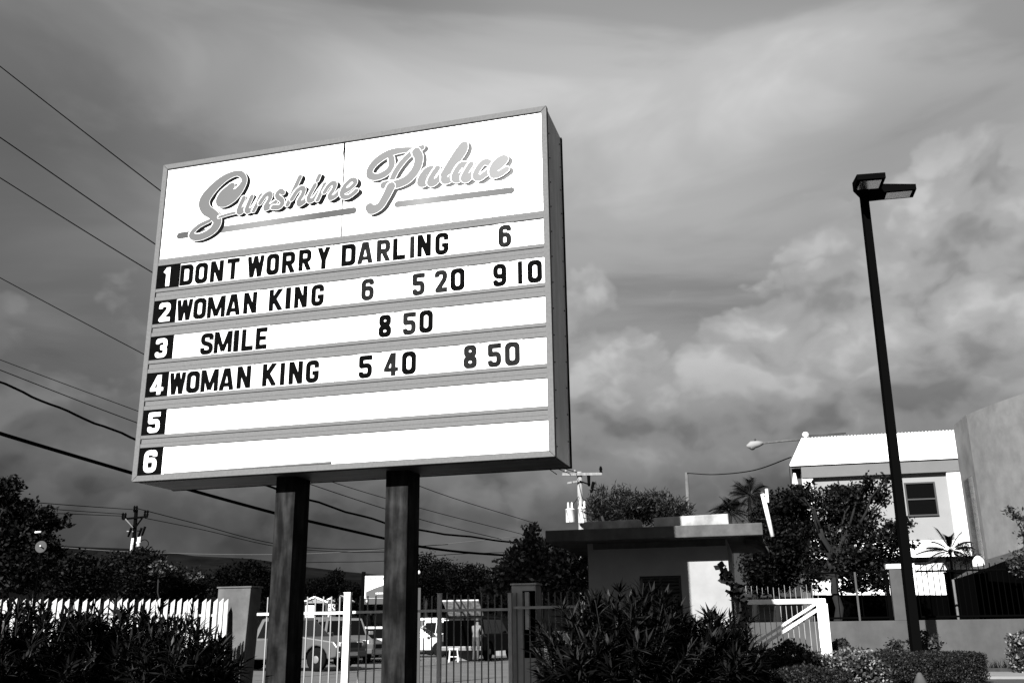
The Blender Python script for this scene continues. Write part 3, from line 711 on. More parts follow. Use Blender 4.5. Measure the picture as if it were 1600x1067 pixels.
# ------------------------------------------------------------------ white sliding gate on the right
GF = Frame(at(1284, 980, 21.0), SITE)
sg = thing('sliding_gate', 'bright white sliding gate with diagonal brace and thin bars beside the guard house', 'gate', GF.o, SITE)
xa = GF.loc(1155, 938)[0]; xb, zt2 = GF.loc(1289.5, 934.5); _, zt1 = GF.loc(1200, 944)
MB().box(xa, xb, -.05, .05, zt1, zt2).build('top_beam', m_paint, sg, .008)
xc = GF.loc(1279, 980)[0]
MB().box(xc, xb + .03, -.052, .052, .12, zt1 - .002).build('end_post', m_paint, sg, .008)
MB().box(xa, xb, -.04, .04, .10, .20).build('bottom_beam', m_paint, sg)
p0 = GF.loc(1168, 1012); p1 = GF.loc(1279, 940); q0 = GF.loc(1168, 1022); q1 = GF.loc(1280, 950)
MB().beam((p0[0], -.03, p0[1]), (p1[0], -.03, p1[1]), .04, .055).build('brace', m_paint, sg)
MB().beam((q0[0], -.03, q0[1]), (q1[0], -.03, q1[1]), .04, .065).build('brace', m_paint, sg)
TB = unit_bar('thin_bar', .012, .012, mat('grey bar paint', .30))
for px in np.arange(1168, 1279, 8.6):
    x = GF.loc(px, 950)[0]; o = link('bar', TB, sg); o.location = (x, .02, .2); o.scale = (1, 1, zt1 - .2)
for px in np.arange(1165, 1282, 8.6):
    x, z = GF.loc(px, 915 + random.uniform(-3, 3)); o = link('spike', TB, sg); o.location = (x, .02, zt2); o.scale = (.7, .7, z - zt2)

# ------------------------------------------------------------------ garden wall with railings on the right
WF = Frame(at(1560, 1000, 26.5), SITE)
m_wall = mat('garden wall render', .085, .92, .16, 2.2, bump=.15, spec=.08, streak=(2, 2, .7))
wt = (WF.loc(1300, 973)[1] + WF.loc(1590, 963.5)[1]) / 2
gw = thing('garden_wall', 'low grey rendered wall with a tall pier and black railings', 'wall', WF.o, SITE)
x0_, x1_ = WF.loc(1150, 970)[0], WF.loc(1760, 960)[0]
MB().box(x0_, x1_, 0, .3, 0, wt).build('wall_base', m_wall, gw, .01)
pa, pb = WF.loc(1394, 930)[0], WF.loc(1431, 930)[0]; pzt = WF.loc(1410, 888)[1]
MB().box(pa, pb, .004, .296, wt + .001, pzt).build('pier', m_wall, gw, .008)
MB().box(pa - .06, pb + .06, -.03, .33, pzt + .001, pzt + .13).build('coping', m_paint, gw, .006)
m_iron = mat('black iron', .002, 1, spec=0)
RB = unit_bar('railing_bar', .022, .022, m_iron)
def railing(pxa, pxb, ytop, ymid, step, label):
    t = thing('railing', label, 'railing', WF.o, SITE)
    a, z = WF.loc(pxa, ymid); b, zz = WF.loc(pxb, ymid - (pxb - pxa) * .032)
    zr = (z + zz) / 2; MB().box(a, b, .12, .15, zr - .025, zr + .025).build('top_rail', m_iron, t); MB().box(a, b, .12, .15, wt + .06, wt + .11).build('bottom_rail', m_iron, t)
    x = a
    while x < b:
        o = link('bar', RB, t); o.location = (x, .16, wt + .05); o.scale = (1, 1, zr + (ytop) - wt - .05); x += step
    return t
r1 = railing(1270, 1392, .02, 895.5, .62, 'black railing left of the pier, the spreading tree showing through it')
xm = WF.loc(1340, 930)[0]
MB().box(xm - .025, xm + .025, .10, .18, wt + .002, WF.loc(1340, 893)[1]).build('post', m_wall, r1)
MB().box(WF.loc(1386, 930)[0], WF.loc(1392, 930)[0], .08, .2, wt + .002, WF.loc(1390, 893)[1]).build('post', m_iron, r1)
railing(1432, 1720, .18, 893, .145, 'black spear railing right of the pier, in front of the tents')
# kerb and pavement at the foot of the wall
mb = MB(); mb.box(x0_, x1_ + 3, -3.4, -.9, -.01, .05); kb = mb.build('verge', mat('verge concrete', .22, .9, .2, 1.5, detail=9), None); kb.location = WF.o; kb.rotation_euler = (0, 0, SITE); kb['kind'] = 'structure'
mb = MB(); mb.box(x0_, x1_ + 3, -.899, -.002, -.01, .12); kb = mb.build('planting_bed', mat('bed soil', .03, 1, .4, 6), None); kb.location = WF.o; kb.rotation_euler = (0, 0, SITE); kb['kind'] = 'structure'

# ------------------------------------------------------------------ two-storey building with white metal roof
BF = Frame(at(1506, 740, 41.0), SITE + .02)
m_bw = mat('building wall', .27, .9, .06, 1.2, spec=.1)
m_bwhite = mat('building white', .66, .85, .05, 1.5, spec=.1)
m_band = mat('building band', .155, .9, .06, 2, spec=.1)
m_roof = mat('white roof sheet', .80, .6, .05, 1, spec=.15)
bd = thing('two_storey_building', 'pale two-storey building with a bright white corrugated roof behind the spreading tree', 'building', BF.o, BF.yaw)
wlx = BF.loc(1258, 800)[0]; wrx = BF.loc(1505, 800)[0] + .15
eR = BF.loc(1513, 711, -.22); eL = BF.loc(1234, 725.5, -.22); ez = (eR[1] + eL[1]) / 2
ridgeY = 2.0
ZL = BF.loc(1430, 872)[1]
rR = BF.loc(1504, 670.5, ridgeY); rL = BF.loc(1252, 686.5, ridgeY); rz = (rR[1] + rL[1]) / 2
bz = ez - .1
band0 = (BF.loc(1275, 747)[1] + BF.loc(1500, 736)[1]) / 2
MB().box(wlx, wrx, .10, 8, 0, bz - .3).build('wall', m_bw, bd)
MB().box(wlx + .002, wrx - .002, -.16, .097, band0, ez - .10).build('wall_band', m_band, bd)
pw0 = BF.loc(1273, 780)[0]; pw1 = BF.loc(1504, 770)[0] - .55
MB().box(wlx, pw0, -.10, .097, ZL + .02, band0 - .002).build('pilaster', m_bwhite, bd)
MB().box(pw1, wrx, -.10, .097, ZL + .02, band0 - .002).build('pilaster', m_bwhite, bd)
lowz = (BF.loc(1430, 845)[1])
MB().box(pw0 + .002, pw1 - .002, -.06, .097, ZL + .02, lowz).build('white_dado', m_bwhite, bd)
MB().box(wlx, wrx + 1, -.7, .095, ZL - .16, ZL).build('canopy_edge', m_iron, bd)
MB().box(wlx, wrx, -.05, .097, 0, ZL - .17).build('ground_floor_wall', mat('ground floor paint', .6, .9, .1, 1), bd)
def window(px0, px1, py0, py1):
    a, z1 = BF.loc(px0, py0, .1); b, z0 = BF.loc(px1, py1, .1)
    w = MB().box(a, b, .085, .098, z0, z1).build('window', m_glass, bd); e = .06
    mb = MB(); mb.box(a - e, b + e, .03, .084, z1, z1 + e); mb.box(a - e, b + e, .01, .084, z0 - e, z0); mb.box(a - e, a, .03, .084, z0, z1); mb.box(b, b + e, .03, .084, z0, z1); mb.box(a, b, .05, .084, (z0 + z1) / 2 - .03, (z0 + z1) / 2 + .03)
    mb.build('window_frame', m_frame, w)
window(1414.5, 1464.5, 756.5, 803); window(1300, 1352, 762, 810)
# corrugated roof: each sheet is a part
xs = np.linspace(eL[0], eR[0], 17)
for k in range(16):
    a, b = xs[k], xs[k + 1]; ra = rL[0] + (rR[0] - rL[0]) * k / 16; rb = rL[0] + (rR[0] - rL[0]) * (k + 1) / 16
    lo = []; hi = []
    for i in range(13):
        t = i / 12; zz = .035 * (1 if (i % 4) in (1, 2) else 0)
        lo.append((a + (b - a) * t, -.22, ez + zz)); hi.append((ra + (rb - ra) * t, ridgeY, rz + zz))
    vs = lo + hi; fs = [(i, i + 1, i + 14, i + 13) for i in range(12)]
    MB().add(vs, fs).build('roof_sheet', m_roof, bd)
MB().hexa([(eL[0], -.25, ez - .09), (eR[0], -.25, ez - .09), (eR[0], -.215, ez - .09), (eL[0], -.215, ez - .09)], [(eL[0], -.25, ez - .004), (eR[0], -.25, ez - .004), (eR[0], -.215, ez - .004), (eL[0], -.215, ez - .004)]).build('eave_fascia', m_roof, bd)
MB().add([(eL[0], -.215, ez - .03), (eR[0], -.215, ez - .03), (eR[0], .6, ez - .03), (eL[0], .6, ez - .03)], [(0, 1, 2, 3)]).build('soffit', m_band, bd)
MB().add([(rL[0], ridgeY, rz), (rR[0], ridgeY, rz), (rR[0] + .5, 8.5, ez - .2), (rL[0] - .5, 8.5, ez - .2)], [(0, 1, 2, 3)]).build('rear_roof', m_roof, bd)
z_ = BF.loc(1240, 757, -.6)[1]; a = BF.loc(1236, 740, -.6)[0]
mb = MB(); mb.box(a, a + .07, -.19, .6, z_, ez - .1); mb.box(a + .07, wlx + .05, .5, .6, z_, ez - .1); mb.box(a, wlx + .05, -.19, .6, z_ - .06, z_); mb.build('gable_box', m_frame, bd)
x_, z_ = BF.loc(1242, 748, -.4); MB().lathe([(.10, 0), (.13, .1), (.09, .35), (.05, .55)], (x_, -.4, z_ - .3), 10).build('wall_lantern', m_paint, bd)
x_, z_ = BF.loc(1259, 683, ridgeY); MB().lathe([(.05, -.2), (.05, .0), (.14, .05), (.15, .16), (.08, .24)], (x_, ridgeY, z_), 10).build('ridge_floodlight', m_bwhite, bd)
MB().tube([(BF.loc(1262, 683, ridgeY)[0], ridgeY, rz + .12), (BF.loc(1322, 680, ridgeY)[0], ridgeY, rz + .14)], .03, 6).build('ridge_conduit', m_frame, bd)

# curved hall on the far right
m_hall = mat('hall render', .20, .92, .26, 1.1, bump=.15, spec=.08, detail=10)
PA, PB, PC = at(1503, 760, 40.8), at(1526.5, 760, 38.6), at(1600, 760, 35.0)
hz = (at(1526, 650, 38.6).z + at(1600, 614, 35.0).z) / 2
ch = thing('curved_hall', 'tall grey rendered hall with a curved wall at the right edge', 'building', (PB.x, PB.y, 0), 0)
arcp = []
for k in range(17):
    t = k / 16
    p = PB * (1 - t) ** 2 + (PB * .42 + PC * .58 + Vector((.1, -.9, 0))) * 2 * t * (1 - t) + (PC + (PC - PB) * .35 + Vector((.9, -.2, 0))) * t * t
    arcp.append((p.x - PB.x, p.y - PB.y))
poly = [(PA.x - PB.x, PA.y - PB.y)] + arcp + [(16, 4), (16, 14), (PA.x / PA.y * 52.6 * 1.02 - PB.x, 14)]
o = MB().plan(poly, 0, hz).build('hall_wall', m_hall, ch)
v_ = (PB - PA); v_.z = 0; nrm_ = Vector((v_.y, -v_.x, 0)).normalized()
if nrm_.y > 0: nrm_ = -nrm_
def on_left(t, off): p = PA + v_ * t - PB + nrm_ * off; return (p.x, p.y)
for nm, t0, t1, z0, z1, off, m in (('slot_shade', .22, .50, 0.5, 0, .02, m_dark), ('slot_reveal', .52, .80, .5, 0, .05, m_bwhite), ('slot_frame', .17, .22, .5, 0, .06, m_frame)):  # near-black slab on the wall paints the shade of the slot
    zt_ = at(1519, 745, 39.4).z
    a, b = on_left(t0, 0), on_left(t1, 0); c_, d_2 = on_left(t1, off), on_left(t0, off)
    MB().plan([a, b, c_, d_2], 2.6, zt_).build(nm, m, ch)

# ------------------------------------------------------------------ tents beyond the wall
m_tent = mat('white tent cloth', .75, .8, .04, 3, spec=.1)
m_tarp = mat('dark tarpaulin', .055, .7, .25, 3, spec=.2, streak=(8, 1, 1))
def cloth(name, quad, m, parent, sag=.2, n=10):
    a, b, c, d = [Vector(q) for q in quad]; vs = []; fs = []
    for j in range(n + 1):
        for i in range(n + 1):
            s, t = i / n, j / n; p = (a * (1 - s) + b * s) * (1 - t) + (d * (1 - s) + c * s) * t
            p.z -= sag * 16 * s * (1 - s) * t * (1 - t) + .02 * math.sin(9 * s + 4 * t); vs.append(p)
    for j in range(n):
        for i in range(n): fs.append((j * (n + 1) + i, j * (n + 1) + i + 1, (j + 1) * (n + 1) + i + 1, (j + 1) * (n + 1) + i))
    mb = MB(); mb.smooth = True; mb.add(vs, fs); return mb.build(name, m, parent)
t = thing('tent', 'white canvas tent behind the spear railing', 'tent', at(1460, 960, 37.0) * 1, 0); t.location.z = 0
def rel(t, p): return Vector(p) - Vector(t.location)
q = [at(1418, 922, 36.4), at(1488, 908, 36.4), at(1474, 879, 38.6), at(1420, 884, 38.6)]
cloth('roof_cloth', [rel(t, p) for p in q], m_tent, t, .05)
q2 = [at(1418, 926, 36.39), at(1468, 916, 36.39), at(1468, 911.5, 36.39), at(1418, 921.5, 36.39)]
cloth('valance', [rel(t, p) for p in q2], m_tent, t, 0)
for px, py in ((1421, 922), (1487, 909)):
    p = rel(t, at(px, py, 36.5)); MB().tube([(p.x, p.y, 0), p], .04, 8).build('pole', m_frame, t)
t = thing('shade_canopy', 'big dark tarpaulin canopy on a pale pole at the right', 'canopy', (at(1560, 960, 29).x, 29, 0), 0)
q = [at(1488, 905, 28.0), at(1660, 868, 26.6), at(1600, 862, 30.5), at(1572, 868, 30.8)]
cloth('canopy_cloth', [rel(t, p) for p in [at(1488, 905, 28.2), at(1650, 850, 27.6), at(1660, 832, 31.0), at(1528, 880, 32.4)]], m_tarp, t, .28)
p = rel(t, at(1489, 905, 28.2)); MB().tube([(p.x, p.y, 0), p], .035, 8).build('pole', m_pillar, t)
p = rel(t, at(1640, 860, 27.2)); MB().tube([(p.x, p.y, 0), p], .045, 8).build('pole', m_barw, t)
# near-black sheet added in place of the shade under the canopy
t = thing('shade_sheet', 'added near-black sheet standing in for the shade under the canopy', 'fence', (at(1560, 960, 33.2).x, 33.2, 0), 0)
m_shade_sheet = mat('painted canopy shade', .0012, 1, spec=0)
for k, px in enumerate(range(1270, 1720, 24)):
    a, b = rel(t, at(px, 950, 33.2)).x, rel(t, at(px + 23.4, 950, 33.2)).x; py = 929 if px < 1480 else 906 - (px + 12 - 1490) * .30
    MB().box(a, b, 0, .05 + .02 * (k % 2), 0, at(px + 12, py, 33.2).z).build('panel', m_shade_sheet, t)

# ------------------------------------------------------------------ lamp posts
lp = at(1433, 1030, 23.6); lp.z = 0
lamp = thing('parking_lamp', 'tall black square lamp post with two box lamp heads', 'lamp post', lp, SITE)
m_lamp = mat('lamp post paint', .003, 1, spec=0)
top = at(1349, 300, 23.6); lz = top.z - .1; LX = top.x - lp.x
mb = MB(); mb.hexa([(-.108, -.108, 0), (.108, -.108, 0), (.108, .108, 0), (-.108, .108, 0)], [(-.092, -.092, lz), (.092, -.092, lz), (.092, .092, lz), (-.092, .092, lz)]); mb.build('pole', m_lamp, lamp, .01)
lamp.rotation_euler = (0, math.atan2(LX, lz), 0)
MB().box(-.2, .2, -.2, .2, 0, .03).build('base_plate', m_lamp, lamp)
m_lens = mat('lamp lens', .09, .25, .3, 14, spec=.5)
def head(ang, L, W):
    c, s = math.cos(ang), math.sin(ang); T = lambda x, y, z: (x * c - y * s, x * s + y * c, z)
    z0 = lz - .05
    mb = MB(); mb.hexa([T(.08, -.10, z0 - .10), T(.45, -W / 2, z0 - .02), T(.45, W / 2, z0 - .02), T(.08, .10, z0 - .10)], [T(.08, -.08, z0 + .08), T(.45, -W / 2, z0 + .22), T(.45, W / 2, z0 + .22), T(.08, .08, z0 + .08)])
    mb.hexa([T(.451, -W / 2, z0 - .02), T(L, -W / 2, z0 - .02), T(L, W / 2, z0 - .02), T(.451, W / 2, z0 - .02)], [T(.451, -W / 2, z0 + .22), T(L, -W / 2, z0 + .13), T(L, W / 2, z0 + .13), T(.451, W / 2, z0 + .22)])
    o = mb.build('lamp_head', m_lamp, lamp)
    mb = MB(); mb.hexa([T(.55, -W * .38, z0 - .028), T(L - .1, -W * .38, z0 - .028), T(L - .1, W * .38, z0 - .028), T(.55, W * .38, z0 - .028)], [T(.55, -W * .38, z0 - .021), T(L - .1, -W * .38, z0 - .021), T(L - .1, W * .38, z0 - .021), T(.55, W * .38, z0 - .021)]); mb.build('lens', m_lens, o)
head(math.radians(-12), 1.28, .52); head(math.radians(-100), 1.15, .70)
# cobra-head street light behind the building
cl = thing('street_light', 'cobra-head street light on a long arm above the left end of the white roof', 'street light', (at(1266, 900, 54).x, 54, 0), 0)
b0 = rel(cl, at(1266, 686, 54)); b1 = rel(cl, at(1190, 692.5, 54))
MB().tube([(b0.x, 0, 0), (b0.x, 0, b0.z)], [.14, .09], 8).build('pole', m_barw, cl)
MB().tube([b0, b0.lerp(b1, .5) + Vector((0, 0, .03)), b1], .05, 6).build('arm', m_pillar, cl)
h1 = rel(cl, at(1192, 692, 54)); h2 = rel(cl, at(1166.5, 697, 54))
mb = MB(); mb.tube([h1, h1.lerp(h2, .3), h1.lerp(h2, .7), h2], [.10, .19, .24, .06], 10); hd_ = mb.build('lamp_head', m_bw, cl)
mb = MB(); mm = h1.lerp(h2, .66); mb.lathe([(.17, 0), (.15, -.10), (.05, -.16)], (mm.x, mm.y, mm.z - .12), 12); mb.build('lens', m_lens, hd_)
mb = MB(); mm = h1.lerp(h2, .45); mb.lathe([(.05, 0), (.05, .14), (.02, .16)], (mm.x, mm.y, mm.z + .18), 8); mb.build('photocell', m_frame, hd_)

# ------------------------------------------------------------------ utility poles
m_pale = mat('pale weathered pole', .30, .9, .25, 3, streak=(9, 9, .6)); m_wood = mat('dark pole', .003, 1, spec=0)
m_can = mat('transformer can', .5, .7, .12, 3, spec=.1)
def transformer(parent, p, r, h, m):
    o = MB().lathe([(r * .94, 0), (r, .03), (r, h), (r * 1.06, h + .01), (r * 1.06, h + .05), (r * .5, h + .12)], p, 16).build('transformer', m, parent)
    for s in (-.4, .4): MB().lathe([(.05, 0), (.07, .05), (.05, .1), (.07, .16), (.05, .22), (.06, .28), (.03, .36)], (p[0] + r * s, p[1], p[2] + h + .08), 8).build('bushing', m, o)
    return o
UY = 55
up_ = thing('utility_pole', 'pale utility pole with two light transformer cans behind the guard house roof', 'utility pole', (at(906, 900, UY).x, UY, 0), 0)
R = lambda px, py, dy=0: rel(up_, at(px, py, UY)) + Vector((0, dy, 0))
tp = R(905.5, 737); MB().tube([(R(908, 830).x, 0, 0), tp], [.19, .15], 10).build('shaft', m_pale, up_)
MB().beam(R(878, 742, -.18), R(940, 741, -.18), .13, .15).build('crossarm', m_pale, up_)
MB().beam(R(886, 755.5, -.2), R(905, 752, -.2), .1, .1).build('crossarm', m_pale, up_)
MB().beam(R(905, 752, -.2), R(922, 758, -.2), .07, .07).build('cutout_bracket', m_wood, up_)
for px, py in ((938.5, 737),): MB().lathe([(.06, 0), (.10, .08), (.06, .15), (.10, .22), (.05, .4)], R(px, py + 3, -.18), 8).build('insulator', m_wood, up_)
for px, py in ((898, 741), (884, 741)): MB().lathe([(.03, 0), (.07, .08), (.05, .2)], R(px, py - 1, -.18), 8).build('insulator', m_pale, up_)
for px, py, ang in ((919.5, 752, 0), (925, 762, .35)): 
    c = R(px, py, -.25); MB().tube([c + Vector((-.25 * math.sin(ang), 0, -.3)), c + Vector((.25 * math.sin(ang), 0, .3))], [.07, .1], 8).build('fuse_cutout', m_wood, up_)
c = R(891, 818, -.35); transformer(up_, (c.x, c.y, R(890, 817.5).z), .26, R(890, 798).z - R(890, 817.5).z, m_can)
c = R(910.5, 818, -.35); transformer(up_, (c.x, c.y, R(911, 818.5).z), .27, R(911, 796).z - R(911, 818.5).z, m_can)
MB().tube([R(891, 797, -.35), R(896, 788, -.4), R(904, 776, -.2)], .018, 5).build('lead_wire', m_wood, up_)
MB().tube([R(914, 800, -.3), R(920, 780, -.3), R(924, 768, -.3)], .018, 5).build('lead_wire', m_wood, up_)

VY = 66
vp = thing('utility_pole', 'dark utility pole with braced crossarm and small transformer among the left trees', 'utility pole', (at(212, 900, VY).x, VY, 0), 0)
R = lambda px, py, dy=0: rel(vp, at(px, py, VY)) + Vector((0, dy, 0))
MB().tube([(R(210.5, 870).x, 0, 0), R(213, 795.5)], [.16, .13], 8).build('shaft', m_wood, vp)
MB().beam(R(193, 811.2, -.15), R(232, 807.2, -.15), .12, .12).build('crossarm', m_wood, vp)
MB().beam(R(198, 811, -.2), R(210, 824, -.2), .10, .08).build('brace', mat('brace steel', .12, .7), vp)
MB().beam(R(224, 809.5, -.2), R(213.5, 824, -.2), .10, .08).build('brace', m_wood, vp)
for px, py in ((193, 809), (197, 809), (227.5, 805), (231.5, 805), (211, 798), (214.5, 798)): MB().lathe([(.05, -.1), (.09, .05), (.05, .12), (.09, .2), (.04, .34)], R(px, py, -.15), 8).build('insulator', m_wood, vp)
MB().beam(R(200, 830, -.2), R(210, 830.5, -.2), .06, .06).build('bracket_arm', m_pale, vp); MB().beam(R(216, 829.5, -.2), R(223, 829.5, -.2), .06, .06).build('bracket_arm', m_wood, vp)
for px, py in ((205, 832), (221, 832), (226.5, 830)): 
    c = R(px, py, -.25); MB().tube([c + Vector((-.08, 0, -.3)), c + Vector((.08, 0, .3))], [.07, .09], 8).build('fuse_cutout', m_wood, vp)
c = R(207.3, 861, -.2); transformer(vp, (c.x, c.y, c.z), .10, .42, m_can)
c = R(218.5, 854, -.25); transformer(vp, (c.x, c.y, c.z), .16, .22, m_can)
c = R(226, 850, -.1); mb = MB(); mb.tube([c + Vector((.30 * math.cos(a_k), 0, .30 * math.sin(a_k))) for a_k in np.linspace(0, 6.28, 14)], .03, 5); mb.build('cable_coil', m_wood, vp)

lpole = thing('leaning_pole', 'bare grey leaning pole rising behind the shrub, no crossarm', 'pole', (at(1079, 900, 50).x, 50, 0), 0)
MB().tube([rel(lpole, at(1081, 900, 50)) * 1.0 - Vector((0, 0, 2.5)), rel(lpole, at(1072.5, 738, 50))], [.14, .09], 8).build('shaft', m_pillar, lpole)

# ------------------------------------------------------------------ overhead wires
m_wire = mat('black wire', .004, .9, spec=0); m_wire2 = mat('grey wire', .07, .7)
def wire(label, pts, Y0, Y1, r0, r1=None, m=None, wob=0, n=40, name='overhead_wire', grp=None):
    pts = sorted(pts); xs = np.array([p[0] for p in pts], float); ys = np.array([p[1] for p in pts], float)
    xx = np.linspace(xs[0], xs[-1], n); S = spline([(a, b) for a, b in pts], 12); S = np.array(S); yy = np.interp(xx, S[:, 0], S[:, 1])
    inv = 1 / Y0 + (1 / Y1 - 1 / Y0) * (xx - xs[0]) / (xs[-1] - xs[0]); P = []
    for k in range(n):
        Y = 1 / inv[k]; P.append(at(xx[k], yy[k], Y) + Vector((0, 0, wob * math.sin(k * 1.1) * (1 + .4 * math.sin(k * 2.3)))))
    mb = MB(); mb.tube(P, np.linspace(r0, r1 or r0, n), 6); o = mb.build(name, m or m_wire); return tag(o, label, 'wire', grp)
wire('topmost thin black wire running down to the upper left of the sign', [(-160, -25), (0, 104), (253, 300), (440, 440), (655, 700), (835, 760)][:4] + [(655, 590), (870, 741)], 17, 55, .010, .022)
wire('second thin black wire from the top, left of the sign', [(-160, 108), (0, 215), (243, 382), (450, 515), (655, 640), (893, 741)], 17, 55, .011, .022)
wire('third thin black wire from the top, left of the sign', [(-160, 175), (0, 278), (240, 427), (487, 570), (655, 660), (902, 738)], 17.5, 55, .010, .022)
wire('thin wire meeting the sign beside its number three plate', [(-160, 345), (0, 434), (224, 553), (440, 665), (655, 759), (835, 817)], 17.5, 55, .008, .018)
wire('hair-thin wire just above two others beside the number five plate', [(-160, 500), (0, 562), (215, 642), (487, 742), (655, 793), (815, 834)], 18, 52, .007, .016)
wire('thin straight wire just above the wavy cable left of the sign', [(-160, 515), (0, 578), (213, 660), (487, 757), (653, 810), (783, 842)], 18, 50, .009, .018)
wire('thick wavy twisted cable passing behind the bottom of the sign', [(-160, 518), (0, 597), (212, 686), (416, 759), (483, 781), (601, 816.5), (653, 828), (806, 847.5)], 18, 50, .024, .045, wob=.02, n=70)
wire('thickest black cable bundle, lowest of the cables crossing behind the sign posts', [(-160, 625), (0, 677), (207, 739), (300, 766), (428, 801), (483, 814), (601, 841), (653, 853), (720, 862), (800, 868)], 18, 50, .045, .055)
wire('long thin wire from the left pole down behind the left sign post', [(214, 794), (300, 816), (430, 849), (560, 858), (700, 850)], 66, 70, .028)
wire('lower thin wire from the left pole to behind the left sign post', [(226, 809), (320, 828), (430, 853), (540, 862), (640, 861)], 66, 70, .024)
wire('topmost of the wires between the left tree and the left pole', [(20, 782), (110, 789), (212, 796)], 45, 66, .022)
wire('middle of the wires between the left tree and the left pole', [(30, 791), (120, 798), (195, 803)], 45, 66, .020)
wire('lowest of the wires between the left tree and the left pole', [(40, 800), (120, 803), (196, 806)], 45, 66, .020)
wire('pale thin wire lying low across the hills on the left', [(70, 853), (210, 862), (420, 866), (600, 858), (810, 838)], 75, 75, .022, m=m_wire2)
wire('dark thin wire just above the far billboard', [(420, 880), (500, 878), (600, 876), (700, 866), (815, 862)], 75, 75, .024)
wire('sagging wire from the leaning pole to the white-roofed building', [(1073, 739), (1120, 741), (1180, 734), (1236, 714)], 50, 37, .022)

# ------------------------------------------------------------------ vegetation
def unit(v): return v / (np.linalg.norm(v, axis=-1, keepdims=True) + 1e-9)
def leaf_quads(P, size, aspect=.5, up=.35, jit=.35):
    """one folded rhombic leaf (two triangles) per point, in random directions"""
    n = len(P); d = RNG.normal(size=(n, 3)); d[:, 2] = d[:, 2] * .7 + up; d = unit(d)
    s = unit(np.cross(d, RNG.normal(size=(n, 3)))); nn = np.cross(d, s)
    L = size * (1 + RNG.uniform(-jit, jit, (n, 1))); W = L * aspect * .5
    a = P; b = P + d * L * .5 + s * W + nn * L * .06; c = P + d * L; e = P + d * L * .5 - s * W + nn * L * .06
    return np.stack([a, b, c, e], 1).reshape(-1, 3)
def blob_points(blobs, n, fill=.55):
    """points spread through overlapping ellipsoids (centre, radii), clumped towards their shells"""
    vol = np.array([b[1][0] * b[1][1] * b[1][2] for b in blobs]) ** .67; cnt = np.maximum(3, (n * vol / vol.sum()).astype(int)); out = []
    for (c, r), k in zip(blobs, cnt):
        m = max(4, k // 26); cc = unit(RNG.normal(size=(m, 3))) * (RNG.uniform(fill ** 3, 1, (m, 1)) ** (1 / 3)) * np.array(r)
        idx = RNG.integers(0, m, k); sz = .22 * min(r) + .04
        out.append(np.array(c) + cc[idx] + RNG.normal(size=(k, 3)) * sz * np.array([1, 1, .7]))
    return np.concatenate(out)
m_bark = mat('bark', .004, .95, .4, 6, bump=.4)
def limb(mb, a, b, r0, r1, n=6, wig=.06):
    a, b = Vector(a), Vector(b); L = (b - a).length; pts = []
    for k in range(n + 1):
        t = k / n; p = a.lerp(b, t)
        p += Vector((RNG.normal() * wig * L * math.sin(math.pi * t), RNG.normal() * wig * L * math.sin(math.pi * t), .08 * L * math.sin(math.pi * t))); pts.append(p)
    mb.tube(pts, np.linspace(r0, r1, n + 1), 6)
def tree(name, label, base, blobs_px, Y, leaves, lsize, m, trunk_r=.14, fork=.35, aspect=.5, group=None, cat='tree', dy=.8, fill=.5, up=.35, lean=0):
    """blobs_px: (px, py, rx_px, ry_px) clumps of the crown, in the photo's pixels, at distance Y"""
    t = thing(name, label, cat, (base[0], base[1], base[2] if len(base) > 2 else 0), 0, group); O = Vector(t.location); k = Y / FOC; blobs = []
    for i, (px, py, rx, ry) in enumerate(blobs_px):
        yy = Y + RNG.uniform(-1, 1) * dy; c = at(px, py, yy) - O; blobs.append(((c.x, c.y, c.z), (rx * k, max(rx, ry) * k * .9, ry * k)))
    P = blob_points(blobs, leaves, fill)
    cr_ = quick('crown', leaf_quads(P, lsize, aspect, up), 4, m, t); cr_['kind'] = 'stuff'
    mb = MB(); zmin = min(b[0][2] - b[1][2] for b in blobs); ztop = max(b[0][2] for b in blobs)
    fz = max(.3, zmin + (ztop - zmin) * fork * .5); fk = Vector((lean, 0, fz)); limb(mb, (0, 0, -.1), fk, trunk_r, trunk_r * .75, 5, .03)
    for c, r in blobs:
        if RNG.uniform() < .9 or len(blobs) < 8:
            mid = fk.lerp(Vector(c), .5) + Vector((0, 0, .1)); limb(mb, fk, mid, trunk_r * .5, trunk_r * .28, 4); limb(mb, mid, c, trunk_r * .28, trunk_r * .08, 4)
            for q in range(4):
                e = Vector(c) + Vector(tuple(RNG.uniform(-.8, .8, 3) * np.array(r))); limb(mb, Vector(c).lerp(mid, .3), e, trunk_r * .12, trunk_r * .03, 3)
    mb.build('trunk', m_bark, t); return t
lm_dark = leaf_mat('dark foliage', .0016, .6, .10); lm_mid = leaf_mat('mid foliage', .018, .55, .2); lm_lite = leaf_mat('pale foliage', .022, .5, .3)
lm_ole = leaf_mat('oleander leaf', .0045, .45, .10); lm_oleD = leaf_mat('oleander leaf painted shade', .0026, .45, .09); lm_hedge = leaf_mat('hedge leaf', .009, .6, .15); lm_far = leaf_mat('far foliage', .0015, .8, .03)  # the darker oleander copy has shade put into its colour
lm_palm = leaf_mat('palm leaf', .035, .5, .3)
def foot(px, py, Y): p = at(px, py, Y); return (p.x, p.y)
# left dark tree
tree('shade_tree', 'big black spreading tree at the left edge, its branches reaching over the dish', foot(-15, 900, 34), [(8, 765, 26, 16), (-30, 780, 40, 30), (0, 800, 40, 22), (35, 800, 24, 18), (62, 806, 22, 12), (88, 809, 18, 6), (80, 822, 26, 7), (20, 825, 45, 22), (-25, 850, 45, 40), (25, 860, 42, 34), (62, 848, 24, 20), (75, 868, 22, 18), (40, 890, 45, 26), (-10, 905, 50, 30)], 34, 15000, .17, lm_dark, .22)
